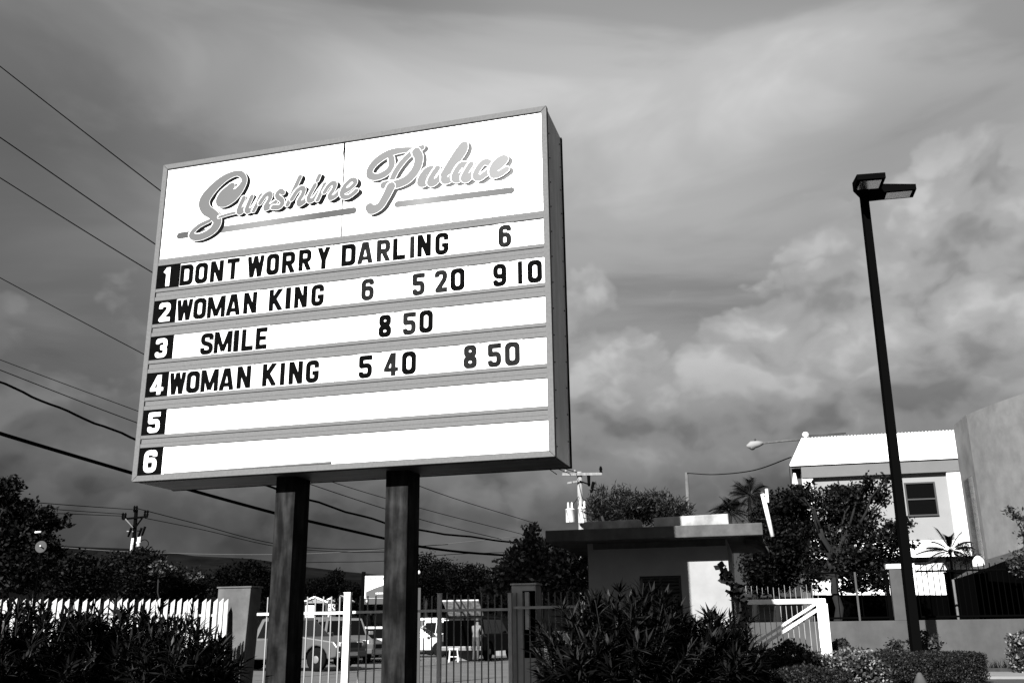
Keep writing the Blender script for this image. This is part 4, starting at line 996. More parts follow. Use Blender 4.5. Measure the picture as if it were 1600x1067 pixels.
# mid-distance dark trees
for i, (lab, bl, Y) in enumerate([
 ('dark low tree behind the picket fence, right of the big left tree', [(120, 890, 34, 22), (150, 900, 30, 24), (95, 905, 34, 26), (130, 915, 50, 24)], 42),
 ('dark leafy tree below the left utility pole', [(185, 888, 30, 22), (215, 878, 26, 20), (235, 888, 24, 20), (210, 910, 46, 28)], 46),
 ('dark tree between the left utility pole and the grey pillar', [(265, 905, 30, 20), (300, 912, 28, 18), (250, 915, 34, 22), (285, 925, 44, 20)], 50),
 ('rounded dark tree just above the left grey pillar', [(365, 902, 24, 18), (345, 912, 26, 18), (395, 900, 26, 20), (410, 912, 30, 24), (380, 920, 40, 22)], 55),
 ('dark pointed tree between the sign posts, left of the billboard', [(525, 905, 12, 14), (520, 918, 20, 14), (545, 922, 20, 10), (495, 920, 24, 14), (480, 928, 24, 12)], 72),
 ('dark tree right of the right sign post, tallest of the far pair', [(668, 885, 18, 20), (690, 898, 22, 22), (655, 905, 22, 24), (680, 918, 36, 18)], 68),
 ('low dark tree behind the white van, left of the pale bush', [(715, 905, 20, 18), (740, 900, 16, 18), (760, 908, 24, 22), (735, 922, 36, 16)], 66)]):
    tree('dark_tree', lab, foot(bl[0][0], 950, Y), bl, Y, 8000, .17, lm_far if Y > 50 else lm_dark, .15, group='dark trees beyond the fence', dy=1.2)
tree('pale_shrub', 'small sunlit shrub behind the picket fence below the left utility pole', foot(245, 930, 40), [(246, 886, 12, 10), (258, 892, 10, 8), (303, 900, 8, 8)], 40, 420, .16, lm_lite, .04, cat='shrub')
for k in range(6):                                            # far tree belt along the plain
    px = 430 + k * 75; tree('far_tree', ['far dark tree low behind the car park, %s' % s for s in ('left of the left sign post', 'just right of the left sign post', 'left of the billboard', 'behind the billboard', 'right of the right sign post', 'behind the pale bush')][k], foot(px, 960, 90 + 3 * k), [(px - 22, 936, 26, 14), (px + 16, 932, 28, 16), (px, 945, 46, 14)], 90 + 3 * k, 1500, .5, lm_far, .2, group='far trees behind the car park', dy=2)
# leafy bush behind the barred fence
tree('leafy_bush', 'pale-leaved bushy tree behind the barred fence, left of the guard house', foot(850, 1000, 19.5), [(829, 832, 6, 14), (836, 850, 16, 14), (822, 866, 20, 16), (860, 862, 24, 14), (805, 884, 26, 18), (845, 886, 34, 22), (885, 880, 30, 22), (905, 900, 24, 28), (795, 905, 26, 18), (775, 922, 22, 14), (830, 915, 40, 20), (880, 920, 36, 24)], 19.5, 9000, .095, leaf_mat('bush leaf', .055, .45, .3), .06, aspect=.62, cat='bush', dy=.5)
# feathery shrub behind the guard house roof
tree('feathery_shrub', 'feathery dark tree rising behind the guard house roof', foot(1000, 900, 24), [(940, 785, 14, 18), (965, 778, 16, 16), (990, 790, 22, 18), (1018, 782, 14, 14), (1035, 790, 18, 16), (1060, 797, 14, 14), (955, 803, 34, 16), (1010, 805, 44, 14), (1072, 800, 9, 12), (935, 795, 12, 14)], 24, 7000, .14, leaf_mat('feather leaf', .009, .5, .15), .05, aspect=.16, dy=.5, up=.9)
# mass left of the spreading tree and the spreading tree itself
tree('dense_tree', 'dense black tree between the guard house and the white-roofed building', foot(1215, 1000, 31), [(1225, 785, 26, 18), (1250, 775, 22, 14), (1205, 805, 26, 26), (1240, 815, 34, 30), (1210, 845, 34, 34), (1250, 850, 30, 34), (1195, 880, 34, 30), (1235, 885, 36, 28), (1180, 905, 22, 22), (1262, 790, 14, 22), (1215, 910, 30, 16)], 31, 17000, .12, lm_dark, .16, dy=.7)
tree('spreading_tree', 'spreading leafy tree with forked trunk in front of the white-roofed building', foot(1315, 1000, 28.5), [(1262, 762, 9, 8), (1256, 776, 10, 8), (1310, 768, 14, 9), (1352, 752, 12, 12), (1384, 748, 7, 9), (1290, 776, 20, 14), (1330, 778, 28, 18), (1372, 770, 16, 14), (1380, 782, 12, 10), (1300, 800, 30, 20), (1345, 810, 30, 18), (1310, 835, 38, 22), (1360, 838, 32, 20), (1395, 830, 16, 14), (1412, 818, 14, 10), (1405, 848, 18, 14), (1290, 865, 28, 18), (1340, 870, 36, 20), (1385, 868, 26, 18), (1300, 893, 24, 14), (1350, 900, 34, 16), (1378, 912, 20, 14), (1265, 900, 16, 12), (1270, 918, 14, 8), (1330, 918, 24, 10)], 28.5, 12500, .115, leaf_mat('spreading leaf', .0032, .55, .12), .14, aspect=.6, dy=.7, fill=.35, fork=.3)
tree('edge_tree', 'leafy branch reaching in from the right edge beside the curved hall', foot(1640, 1000, 27), [(1592, 803, 12, 7), (1580, 799, 8, 5), (1604, 815, 12, 10), (1598, 838, 6, 6), (1592, 880, 14, 12), (1610, 890, 20, 20), (1640, 840, 30, 40)], 27, 1800, .11, lm_mid, .06)

# ---- fan / feather palms
def frond(mb_pts, base, d, L, droop, nleaf, ll, wd):
    base = Vector(base); d = Vector(d).normalized(); side = d.cross(Vector((0, 0, 1))); side = side.normalized() if side.length > .01 else Vector((1, 0, 0))
    out = []; rach = []; perp = side.cross(d)
    for k in range(nleaf):
        t = (k + 1) / nleaf; p = base + d * (L * t) - Vector((0, 0, droop * t * t)); rach.append(p)
        if t < .22: continue
        for s in (-1, 1):
            v = (d * .75 + side * s * .55 + perp * s * .55 - Vector((0, 0, .15 + .35 * t))).normalized() * ll * (1.15 - .6 * abs(t - .45)); w = d * wd
            out += [p - w, p + v * .5 + Vector((0, 0, .0)), p + v, p + w]
    mb_pts.extend(out); return [base] + rach
def palm(name, label, base, crown, nf, L, droop, m, ll=.32, wd=.012, trunk=.07, nleaf=24, elev=(.1, 1.3)):
    t = thing(name, label, 'palm', base, 0); O = Vector(base); c = Vector(crown) - O; pts = []; mb = MB()
    for k in range(nf):
        a = 2 * math.pi * (k + random.uniform(-.3, .3)) / nf; e = random.uniform(*elev)
        d = Vector((math.cos(a) * math.cos(e), math.sin(a) * math.cos(e), math.sin(e)))
        r = frond(pts, c, d, L * random.uniform(.8, 1.1), droop * random.uniform(.7, 1.3), nleaf, ll, wd); mb.tube(r[::4] + [r[-1]], np.linspace(.016, .004, len(r[::4]) + 1), 5)
    f_ = quick('fronds', np.array([tuple(p) for p in pts]), 4, m, t); f_['kind'] = 'stuff'
    mb.build('frond_stems', m_bark, t); MB().tube([(0, 0, 0), c * .5 + Vector((.02, 0, 0)), c], [trunk, trunk * .8, trunk * .9], 8).build('trunk', m_bark, t)
# planter behind the tents that the small palm stands in
PY_ = 34.0; pt = at(1494, 905, PY_)
pl_ = thing('planter', 'dark planter box behind the tents with a small palm in it', 'planter', (pt.x, PY_, 0), SITE)
zz_ = at(1494, 893, PY_).z
MB().box(-.3, 1.0, -.25, .3, 0, zz_ - .06).build('box', mat('planter dark', .004, 1, spec=0), pl_, .02); MB().box(-.34, 1.04, -.29, .34, zz_ - .058, zz_).build('rim', m_iron, pl_)
t = thing('small_palm', 'small feather palm with arching fronds in the dark planter', 'palm', (pt.x - .1, PY_, zz_), 0); O = Vector(t.location); c = at(1485, 862, PY_) - O; pts = []; mb = MB()
for ang, L, dr in ((118, 1.15, .22), (135, 1.0, .35), (100, .75, .2), (62, 1.25, .40), (78, .9, .3), (158, 1.15, .42), (172, .95, .35), (196, 1.2, .25), (210, 1.1, .2), (35, .8, .3), (20, .6, .25), (0, .6, .3), (225, .8, .1), (148, .8, .2), (48, 1.0, .4)):
    a_ = math.radians(ang); d = Vector((math.cos(a_), random.uniform(-.45, .45), math.sin(a_)))
    r = frond(pts, c, d, L, dr, 34, .34, .014); mb.tube(r[::4] + [r[-1]], np.linspace(.016, .004, len(r[::4]) + 1), 5)
f_ = quick('fronds', np.array([tuple(p) for p in pts]), 4, lm_dark, t); f_['kind'] = 'stuff'
mb.build('frond_stems', m_bark, t); MB().tube([(0, 0, 0), c * .5, c], [.06, .045, .05], 8).build('trunk', m_bark, t)
tree('planter_shrub', 'thin twiggy shrub beside the small palm', (at(1514, 890, 34.0).x, 34.0, zz_), [(1505, 862, 10, 10), (1515, 875, 10, 10), (1500, 880, 10, 10), (1524, 882, 8, 8)], 34.0, 700, .14, lm_dark, .025, aspect=.2, cat='shrub', dy=.2, up=1.2)
u_ = at(1528, 888, 31.6); t = thing('garden_urn', 'white rounded urn at the right end of the dark planter', 'urn', (u_.x, 31.5, at(1528, 893, 31.5).z), 0)
MB().lathe([(.08, 0), (.14, .05), (.19, .2), (.17, .36), (.09, .46), (.03, .5)], (0, 0, 0), 14).build('body', m_bwhite, t); MB().lathe([(.12, -.03), (.12, 0)], (0, 0, -.002), 14).build('foot', m_bwhite, t)
MB().box(-.16, .16, -.16, .16, -at(1528, 893, 31.5).z, -.034).build('plinth', mat('planter dark', .012), t)
palm('bushy_palm', 'tall bushy-headed palm behind the guard house, the nearer-right of two', (at(1172, 900, 38).x, 38, 0), at(1172, 775, 38), 34, .95, .35, lm_dark, .4, .014, .13, 22, (-.5, 1.45))
palm('bushy_palm', 'lower bushy-headed palm just right of the white parapet block', (at(1138, 900, 39).x, 39, 0), at(1139, 800, 39), 34, .95, .5, lm_dark, .4, .014, .13, 22, (-.4, 1.3))

# ---- oleanders: stems with whorls of narrow leaves
def oleander(name, label, base, footprint, dome, nst, m, leaf=.22, w=.017, group=None, shoot=.12, per=60, cat='shrub'):
    """footprint (rx, ry); dome(x,y) -> height of the canopy in metres (local)"""
    t = thing(name, label, cat, (base[0], base[1], 0), 0, group); V = []; mb = MB()
    for k in range(nst):
        r = math.sqrt(random.random()); a = random.uniform(0, 2 * math.pi); x, y = r * math.cos(a) * footprint[0], r * math.sin(a) * footprint[1]
        H = max(.3, dome(x, y)) * random.uniform(.55, 1.0) + random.uniform(-.05, shoot); b = np.array([x * .5, y * .5, 0]); top = np.array([x, y, H]) + RNG.normal(0, .09, 3) * np.array([1, 1, .4])
        ctrl = (b + top) / 2 + np.array([-x * .1, -y * .1, .1]); n = per
        mb.tube([tuple(b), tuple(ctrl), tuple(top)], [.012, .009, .005], 5, False)
        tt = RNG.uniform(.30, 1.0, n) ** .8; tt = np.floor(tt * 15) / 15 + RNG.normal(0, .004, n); tt = np.clip(tt, .1, 1.0)
        p = ((1 - tt) ** 2)[:, None] * b + (2 * tt * (1 - tt))[:, None] * ctrl + (tt ** 2)[:, None] * top
        ax = unit(top - b); ang = RNG.uniform(0, 2 * np.pi, n); u = unit(np.cross(ax, [0.3, .9, .1])); v = np.cross(ax, u)
        rad = np.cos(ang)[:, None] * u + np.sin(ang)[:, None] * v; sp = RNG.uniform(.4, 1.5, n)[:, None] * np.where(tt > .93, .75, 1)[:, None]
        d = unit(ax * np.cos(sp) + rad * np.sin(sp)); s = unit(np.cross(d, ax + rad * .01)); nn = np.cross(s, d)
        L = leaf * RNG.uniform(.7, 1.25, n)[:, None]; W = w * RNG.uniform(.8, 1.2, n)[:, None]; dr = np.array([0, 0, -.10]) * L
        q0 = p; q1 = p + d * L * .42 + s * W; q2 = p + d * L * .42 - s * W; q3 = p + d * L + dr
        V.append(np.stack([q0, q1, q3, q2], 1).reshape(-1, 3))
    f_ = quick('foliage', np.concatenate(V), 4, m, t); f_['kind'] = 'stuff'
    mb.build('stems', m_bark, t)['kind'] = 'stuff'; return t
def dome_px(profile, Y, bx, depth):
    """canopy profile in the photo's pixels -> height over local x"""
    X = [at(px, py, Y).x - bx for px, py in profile]; Z = [at(px, py, Y).z for px, py in profile]
    return lambda x, y: float(np.interp(x, X, Z)) * (1 - .25 * (abs(y) / depth) ** 2)
def ole_px(label, profile, Y, ry, nst, m, group, **kw):
    x0, x1 = at(profile[0][0], 950, Y).x, at(profile[-1][0], 950, Y).x; bx = (x0 + x1) / 2
    return oleander('oleander', label, (bx, Y), ((x1 - x0) / 2, ry), dome_px(profile, Y, bx, ry), nst, m, group=group, **kw)
gO = 'oleanders in front of the fences'
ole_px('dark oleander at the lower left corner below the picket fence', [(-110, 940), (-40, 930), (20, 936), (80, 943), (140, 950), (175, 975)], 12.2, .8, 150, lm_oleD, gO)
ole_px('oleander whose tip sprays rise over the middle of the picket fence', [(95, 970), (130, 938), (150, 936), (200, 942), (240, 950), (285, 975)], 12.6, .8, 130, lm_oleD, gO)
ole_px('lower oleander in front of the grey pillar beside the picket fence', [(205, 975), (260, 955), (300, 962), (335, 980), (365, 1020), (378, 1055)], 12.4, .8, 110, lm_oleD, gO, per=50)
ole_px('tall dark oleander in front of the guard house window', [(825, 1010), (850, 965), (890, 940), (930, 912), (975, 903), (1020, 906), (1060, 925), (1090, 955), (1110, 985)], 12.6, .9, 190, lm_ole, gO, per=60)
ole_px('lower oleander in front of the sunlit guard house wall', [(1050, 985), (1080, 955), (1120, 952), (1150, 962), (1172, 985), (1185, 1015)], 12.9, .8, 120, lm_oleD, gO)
# climber with broad leaves on the right corner of the guard house
t = thing('climbing_vine', 'broad-leaved dark climbing stem against the right corner of the guard house', 'vine', (at(1160, 1000, 14.6).x, 14.6, 0), 0); O = Vector(t.location)
path = [at(px, py, 14.6) - O for px, py in ((1166, 1067), (1160, 1010), (1152, 975), (1158, 950), (1150, 925), (1137, 905), (1126, 893))]
path[0].z = 0; MB().tube(path, np.linspace(.03, .008, len(path)), 6).build('stem', m_bark, t)
PP = np.concatenate([np.array([tuple(path[i].lerp(path[i + 1], s))]) + RNG.normal(0, .05 if i < 4 else .03, (1, 3)) for i in range(1, len(path) - 1) for s in np.linspace(0, 1, 16)] * 2)
quick('leaves', leaf_quads(PP, .12, .75, .0), 4, lm_dark, t)['kind'] = 'stuff'

# ---- clipped hedges and border shrubs on the right
def hedge(name, label, pxl, pxr, top, Y, depth, leaves, ls, m, rnd=.5, cat='hedge', group=None, bumpy=.04):
    a, b = at(pxl, top, Y), at(pxr, top, Y); cx = (a.x + b.x) / 2; w = (b.x - a.x) / 2; H = (a.z + b.z) / 2
    t = thing(name, label, cat, (cx, Y, 0), SITE * .5, group)
    ax = RNG.choice(3, leaves, p=[.22, .40, .38]); d = RNG.uniform(-1, 1, (leaves, 3)); d[np.arange(leaves), ax] = np.sign(RNG.normal(size=leaves))
    kk = 2 + rnd * 7; p = d / ((np.abs(d) ** kk).sum(1, keepdims=True) ** (1 / kk))
    sh = RNG.uniform(.88, 1.0, (leaves, 1)); P = p * sh * np.array([w, depth, H * .5]) + np.array([0, 0, H * .5]) + RNG.normal(0, bumpy * .6, (leaves, 3)); P = P[P[:, 2] > .02]
    P = P + bumpy * np.sin(P[:, [1, 2, 0]] * 7) 
    quick('foliage', leaf_quads(P, ls, .6, .5), 4, m, t)['kind'] = 'stuff'
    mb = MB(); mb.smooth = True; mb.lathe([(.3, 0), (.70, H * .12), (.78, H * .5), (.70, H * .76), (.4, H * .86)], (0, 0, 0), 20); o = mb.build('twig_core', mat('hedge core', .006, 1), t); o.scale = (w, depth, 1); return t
hedge('clipped_hedge', 'boxy clipped dark hedge round the foot of the lamp post', 1362, 1521, 1019, 22.6, .9, 26000, .042, lm_hedge, .95, bumpy=.018)
hedge('clipped_hedge', 'low rounded dark hedge at the bottom edge in front of the sliding gate', 1150, 1320, 1045, 17.6, .8, 15000, .045, lm_hedge, .5)
hedge('border_shrub', 'pale-leaved border shrub between the two dark hedges', 1255, 1372, 1026, 19.6, .8, 6500, .075, leaf_mat('border leaf', .045, .45, .3), .35, 'shrub', bumpy=.09)
hedge('border_shrub', 'small round shrub at the foot of the sliding gate post', 1292, 1324, 1003, 21.8, .3, 2200, .07, lm_mid, .2, 'shrub', bumpy=.06)
hedge('border_shrub', 'leafy border shrub under the barred part of the sliding gate', 1172, 1262, 1014, 19.3, .5, 4000, .075, lm_mid, .3, 'shrub', bumpy=.09)
hedge('border_shrub', 'round bright-leaved shrub at the right edge against the wall', 1577, 1625, 988, 25.2, .5, 3500, .08, leaf_mat('border leaf', .075), .3, 'shrub', bumpy=.07)
for lab, p0, p1, top, Y in (('wispy shrub just left of the lamp post foot', 1382, 1415, 1002, 24.4), ('wispy shrub just right of the lamp post foot', 1418, 1470, 990, 24.8)):
    tree('wispy_shrub', lab, (at((p0 + p1) / 2, 1000, Y).x, Y), [(p0 + 8, top + 12, 8, 8), ((p0 + p1) / 2, top + 8, 9, 10), (p1 - 8, top + 14, 9, 9), ((p0 + p1) / 2, top + 24, 18, 8)], Y, 700, .10, lm_mid, .02, cat='shrub', dy=.3)
gb = RNG.uniform(0, 1, (2600, 2)); gx = WF.o.x + (gb[:, 0] * 14 - 7) * cs + .35 * sn * 0; 
PP = []
for k in range(2600):
    l = Vector((random.uniform(-9, 6), random.uniform(-.5, -.05), .12)); PP.append((WF.o.x + l.x * cs - l.y * sn, WF.o.y + l.x * sn + l.y * cs, l.z))
PP = np.array(PP); n = len(PP); d = unit(RNG.normal(size=(n, 3)) * .35 + np.array([0, 0, 1])); hgt = RNG.uniform(.08, .3, (n, 1)); s = unit(np.cross(d, RNG.normal(size=(n, 3)))) * .008
g = quick('wall_grass', np.stack([PP - s, PP + s, PP + d * hgt], 1).reshape(-1, 3), 3, lm_dark); g['kind'] = 'stuff'; tag(g, 'dry grass tufts along the foot of the grey wall', 'grass')
# bark litter / low ground cover under the shrubs in front of the fences
PP = np.stack([RNG.uniform(-9, 9, 9000), RNG.uniform(12.0, 15.3, 9000), np.zeros(9000)], 1); n = len(PP); d = unit(RNG.normal(size=(n, 3)) * .5 + np.array([0, 0, 1])); hgt = RNG.uniform(.05, .28, (n, 1)); s = unit(np.cross(d, RNG.normal(size=(n, 3)))) * .012
g = quick('verge_grass', np.stack([PP - s, PP + s, PP + d * hgt], 1).reshape(-1, 3), 3, lm_dark); g['kind'] = 'stuff'; tag(g, 'dark rough grass under the oleanders', 'grass')

# ------------------------------------------------------------------ traffic cone, dish, billboard
t = thing('traffic_cone', 'pale traffic cone tip in front of the clipped hedge under the lamp post', 'traffic cone', (at(1437, 1055, 20.6).x, 20.6, 0), 0); zt_ = at(1437, 1050.5, 20.6).z
MB().lathe([(.17, .03), (.035, zt_), (.03, zt_ + .005)], (0, 0, 0), 16).build('cone', m_wall, t); MB().box(-.2, .2, -.2, .2, 0, .029).build('base', m_iron, t)
MB().lathe([(.118, zt_ * .42), (.078, zt_ * .70)], (0, 0, 0), 16).build('band', m_paint, t)
DY = 27; t = thing('satellite_dish', 'round grey dish on a thin white pole in front of the big left tree', 'dish', (at(68, 950, DY).x, DY, 0), 0); R = lambda px, py, dy=0: rel(t, at(px, py, DY)) + Vector((0, dy, 0))
MB().tube([(R(62, 870).x, 0, 0), R(63.5, 865), R(67.5, 836)], .02, 8).build('pole', m_iron, t)
c = R(69.5, 855, -.2); mb = MB(); mb.smooth = True; mb.lathe([(.02, .06), (.08, .05), (.14, .025), (.155, 0)], c, 18, 'Y'); mb.build('dish', mat('dish grey', .05, .9), t)
MB().lathe([(.155, -.012), (.165, 0), (.155, .012)], c, 18, 'Y').build('rim', m_wall, t); MB().tube([c, c + Vector((.03, -.12, .02))], .018, 6).build('feed_horn', m_paint, t)
MB().tube([R(57.5, 832, -.1), R(67, 831.5, -.1)], .026, 6).build('lamp_tube', m_paint, t); MB().tube([R(62, 858.5), R(66, 857, -.15)], .02, 6).build('bracket', m_paint, t)
YB = 58; t = thing('billboard', 'white roadside billboard with a dark curved band, half behind the right sign post', 'billboard', (at(600, 950, YB).x, YB, 0), 0); R = lambda px, py, dy=0: rel(t, at(px, py, YB)) + Vector((0, dy, 0))
a, b = R(569.5, 934), R(640, 898.5); MB().box(a.x, b.x, 0, .08, a.z - .35, b.z).build('board', m_bwhite, t)
pts = [(a.x + (b.x - a.x) * s, R(600, 925).z + (R(600, 912).z - R(600, 925).z) * math.sin(min(1, s * 1.6) * 1.5)) for s in np.linspace(.03, .97, 16)]
MB().prism(pts + [(b.x - .1, a.z), (a.x + .08, a.z)], -.012, -.002).build('printed_band', mat('billboard band', .09, .8), t)
mb = MB(); mb.box(a.x, b.x, -.012, -.002, a.z - .35, a.z - .02); mb.build('caption_panel', mat('billboard caption', .06, .8), t)
mb = MB()
for s, z, hgt in ((.08, 903.2, .05), ):
    x = a.x + .12
    while x < b.x - .3: w = random.uniform(.04, .10); mb.box(x, x + w, -.012, -.002, R(600, z).z - hgt, R(600, z).z + hgt * random.uniform(.3, 1)); x += w + random.uniform(.015, .05)
mb.build('headline_print', mat('print grey', .12, .8), t)['kind'] = 'stuff'
mb = MB(); x = a.x + .65
while x < b.x - .3: w = random.uniform(.04, .09); mb.box(x, x + w, -.02, -.013, R(600, 926.3).z - .05, R(600, 926.3).z + .04); x += w + .025
mb.build('white_print', m_bwhite, t)['kind'] = 'stuff'
MB().lathe([(.07, 0), (.07, .01)], (a.x + .16, -.025, a.z - .16), 12, 'Y').build('round_emblem', m_bwhite, t)
for x in (a.x - .12, (a.x + b.x) / 2, b.x + .1): MB().box(x - .1, x + .1, .09, .29, 0, b.z + .25).build('post', m_wood, t)
t = thing('security_light', 'small lamp on a thin grey stanchion just right of the right sign post', 'lamp', (at(653, 950, 24).x, 24, 0), 0); R = lambda px, py: rel(t, at(px, py, 24))
MB().box(R(651, 930).x, R(657.5, 930).x, -.05, .05, 0, R(654, 918).z).build('stanchion', m_wall, t); MB().tube([R(654, 918), R(654, 897)], .012, 6).build('rod', m_wood, t); MB().lathe([(.02, 0), (.05, .03), (.05, .07), (.02, .1)], R(654, 897.5), 10).build('lamp', m_paint, t)

# ------------------------------------------------------------------ vehicles
m_tyre = mat('tyre', .008, .9, spec=.02); m_rim2 = mat('wheel rim', .16, .4, spec=.4); m_gl = mat('car glass', .002, .15, spec=.3); m_trim = mat('black trim', .01, .6)
m_lampw = mat('headlight', .6, .2, spec=.6); m_red = mat('tail light', .05, .3, spec=.5)
def car(label, px, py, Y, heading, kind, paint, group='cars in the car park', open_hatch=False):
    p = ground(px, py) if Y is None else at(px, py, Y); t = thing('parked_car', label, 'car', (p.x, p.y, 0), heading, group)
    # local x forward, y left
    S = {'sedan': dict(L=4.5, W=1.75, sill=.22, belt=.92, hood=.88, roof=1.45, nose=2.25, ws0=1.0, ws1=.25, rw1=-1.15, rw0=-1.75, tail=-2.25, deck=.98),
         'suv': dict(L=4.7, W=1.88, sill=.32, belt=1.08, hood=1.05, roof=1.78, nose=2.35, ws0=1.15, ws1=.55, rw1=-1.95, rw0=-2.25, tail=-2.35, deck=1.1),
         'van': dict(L=4.8, W=1.75, sill=.25, belt=1.1, hood=1.12, roof=1.95, nose=2.4, ws0=1.75, ws1=1.05, rw1=-2.2, rw0=-2.36, tail=-2.4, deck=1.12),
         'pickup': dict(L=5.2, W=1.85, sill=.36, belt=1.05, hood=1.05, roof=1.72, nose=2.6, ws0=1.25, ws1=.6, rw1=-.55, rw0=-.8, tail=-2.6, deck=1.02)}[kind]
    W = S['W'] / 2; wr = .33 if kind in ('sedan',) else .37; fx, rx = S['nose'] - .82, S['tail'] + .85
    def arch(cx): return [(cx + (wr + .06) * math.cos(a), wr + (wr + .06) * math.sin(a)) for a in np.linspace(math.pi, 0, 9)]
    lowl = [(S['tail'] + .05, S['sill'] + .1)] + [(x, max(z, S['sill'])) for x, z in arch(rx)] + [(x, max(z, S['sill'])) for x, z in arch(fx)] + [(S['nose'] - .05, S['sill'] + .08)]
    upl = [(S['nose'], S['hood'] - .3), (S['nose'] - .15, S['hood'] - .12), (S['ws0'], S['hood'] + .04), (S['rw0'] - .05, S['deck']), (S['tail'] + .02, S['deck'] - .04), (S['tail'], .6)]
    mb = MB(); mb.prism(lowl + upl, -W, W); b = mb.build('body', paint, t, .045)
    g = .02; cab = [(S['ws0'] + .05, S['belt'] - .06), (S['ws1'], S['roof'] - .03), (S['ws1'] - .25, S['roof']), (S['rw1'] + .2, S['roof']), (S['rw1'], S['roof'] - .05), (S['rw0'], S['belt'] - .06)]
    n = len(cab); vs = []; 
    for s in (-1, 1):
        for x, z in cab: vs.append((x, s * (W - .03 - .17 * (z - S['belt'] + .06) / (S['roof'] - S['belt'])), z))
    mb = MB(); mb.add(vs, [tuple(range(n)), tuple(range(2 * n - 1, n - 1, -1))] + [(i, (i + 1) % n, (i + 1) % n + n, i + n) for i in range(n)]); mb.build('cabin', paint, t, .03)
    yb = lambda z: (W - .03 - .17 * (z - S['belt'] + .06) / (S['roof'] - S['belt']))
    z0, z1 = S['belt'] + .0, S['roof'] - .12
    fr = lambda z, a, b_: a + (b_ - a) * (z - S['belt'] + .06) / (S['roof'] - .03 - S['belt'] + .06)
    xf0, xf1 = fr(z0, S['ws0'] + .05, S['ws1']) - .12, fr(z1, S['ws0'] + .05, S['ws1']) - .12; xr0, xr1 = fr(z0, S['rw0'], S['rw1']) + .15, fr(z1, S['rw0'], S['rw1']) + .12
    cuts = [0, .5, 1] if kind in ('sedan', 'pickup') else [0, .36, .70, 1]
    for s in (-1, 1):
        for c0, c1 in zip(cuts[:-1], cuts[1:]):
            a0, a1 = xf0 + (xr0 - xf0) * c0, xf0 + (xr0 - xf0) * c1; b0, b1 = xf1 + (xr1 - xf1) * c0, xf1 + (xr1 - xf1) * c1; a1 += .04; b1 += .04
            q = [(a0, s * (yb(z0) + .006), z0), (a1, s * (yb(z0) + .006), z0), (b1, s * (yb(z1) + .006), z1), (b0, s * (yb(z1) + .006), z1)]
            i_ = [(x, y - s * .012, z) for x, y, z in q]; MB().hexa(i_, q).build('side_window', m_gl, t)
        for cx, nm in ((fx, 'wheel'), (rx, 'wheel')):
            o = MB().lathe([(wr * .6, -.11), (wr * .95, -.10), (wr, -.06), (wr, .06), (wr * .95, .10), (wr * .6, .11)], (cx, s * (W - .12), wr), 20, 'Y').build(nm, m_tyre, t)
            MB().lathe([(.02, s * .115), (wr * .58, s * .105), (wr * .62, s * .09)], (cx, s * (W - .12), wr), 14, 'Y').build('rim', m_rim2, o)
        MB().box(S['nose'] - .22, S['nose'] - .01, s * (W - .32) - .2 * (s > 0) * 0 - .14, s * (W - .32) + .14, S['hood'] - .30, S['hood'] - .15).build('headlight', m_lampw, t, .03)
        MB().box(S['tail'] - .012, S['tail'] + .15, s * (W - .14) - .09, s * (W - .14) + .09, S['deck'] - .32, S['deck'] - .06).build('tail_light', m_red, t, .02)
        MB().box(S['ws0'] - .25, S['ws0'] - .1, s * W if s > 0 else -W - .2, W + .2 if s > 0 else -W, S['belt'] + .02, S['belt'] + .17).build('mirror', paint, t, .03)
        MB().box(-.1, .08, s * W - .012, s * W + .012, S['belt'] - .18, S['belt'] - .14).build('door_handle', m_trim, t)
    def pane(xa, za, xb, zb_, out):
        ya, yb_ = yb(za) - .10, yb(zb_) - .08; q = [(xa + out, -ya, za), (xa + out, ya, za), (xb + out, yb_, zb_), (xb + out, -yb_, zb_)]; MB().hexa([(x - out * 2, y, z) for x, y, z in q], q).build('windscreen', m_gl, t)
    za, zb_ = S['belt'] + .02, S['roof'] - .1
    pane(fr(za, S['ws0'] + .05, S['ws1']), za, fr(zb_, S['ws0'] + .05, S['ws1']), zb_, .012)
    if open_hatch:
        MB().box(S['tail'] - .02, S['tail'] + .02, -W + .12, W - .12, .62, S['roof'] - .15).build('boot_shade', m_dark, t)  # near-black board paints the shade inside the open boot
        h = MB().hexa([(S['rw1'] + .1, -W + .15, S['roof'] + .03), (S['rw1'] + .1, W - .15, S['roof'] + .03), (S['rw1'] - .6, W - .12, S['roof'] + .62), (S['rw1'] - .6, -W + .12, S['roof'] + .62)],
                      [(S['rw1'] + .1, -W + .15, S['roof'] + .08), (S['rw1'] + .1, W - .15, S['roof'] + .08), (S['rw1'] - .6, W - .12, S['roof'] + .68), (S['rw1'] - .6, -W + .12, S['roof'] + .68)]).build('raised_tailgate', mat('painted tailgate reflection', .40, .5, .7, 7), t, .02)  # pale blotches paint the reflection in the tailgate glass
        MB().box(S['tail'] - .14, S['tail'] - .021, -W + .04, W - .04, .42, .60).build('bumper', m_rim2, t, .03)
    else: pane(fr(za, S['rw0'], S['rw1']), za, fr(zb_, S['rw0'], S['rw1']), zb_, -.012)
    MB().box(S['nose'] - .02, S['nose'] + .02, -W + .35, W - .35, S['hood'] - .33, S['hood'] - .16).build('grille', m_trim, t); MB().box(S['nose'] - .1, S['nose'] + .06, -W + .06, W - .06, S['sill'] + .06, S['sill'] + .26).build('bumper', paint, t, .04)
    MB().box(S['nose'] + .062, S['nose'] + .07, -.26, .26, S['sill'] + .11, S['sill'] + .22).build('number_plate', m_bwhite, t)
    return t
pg = lambda n, v: mat(n, v, .35, .06, 2, spec=.5)
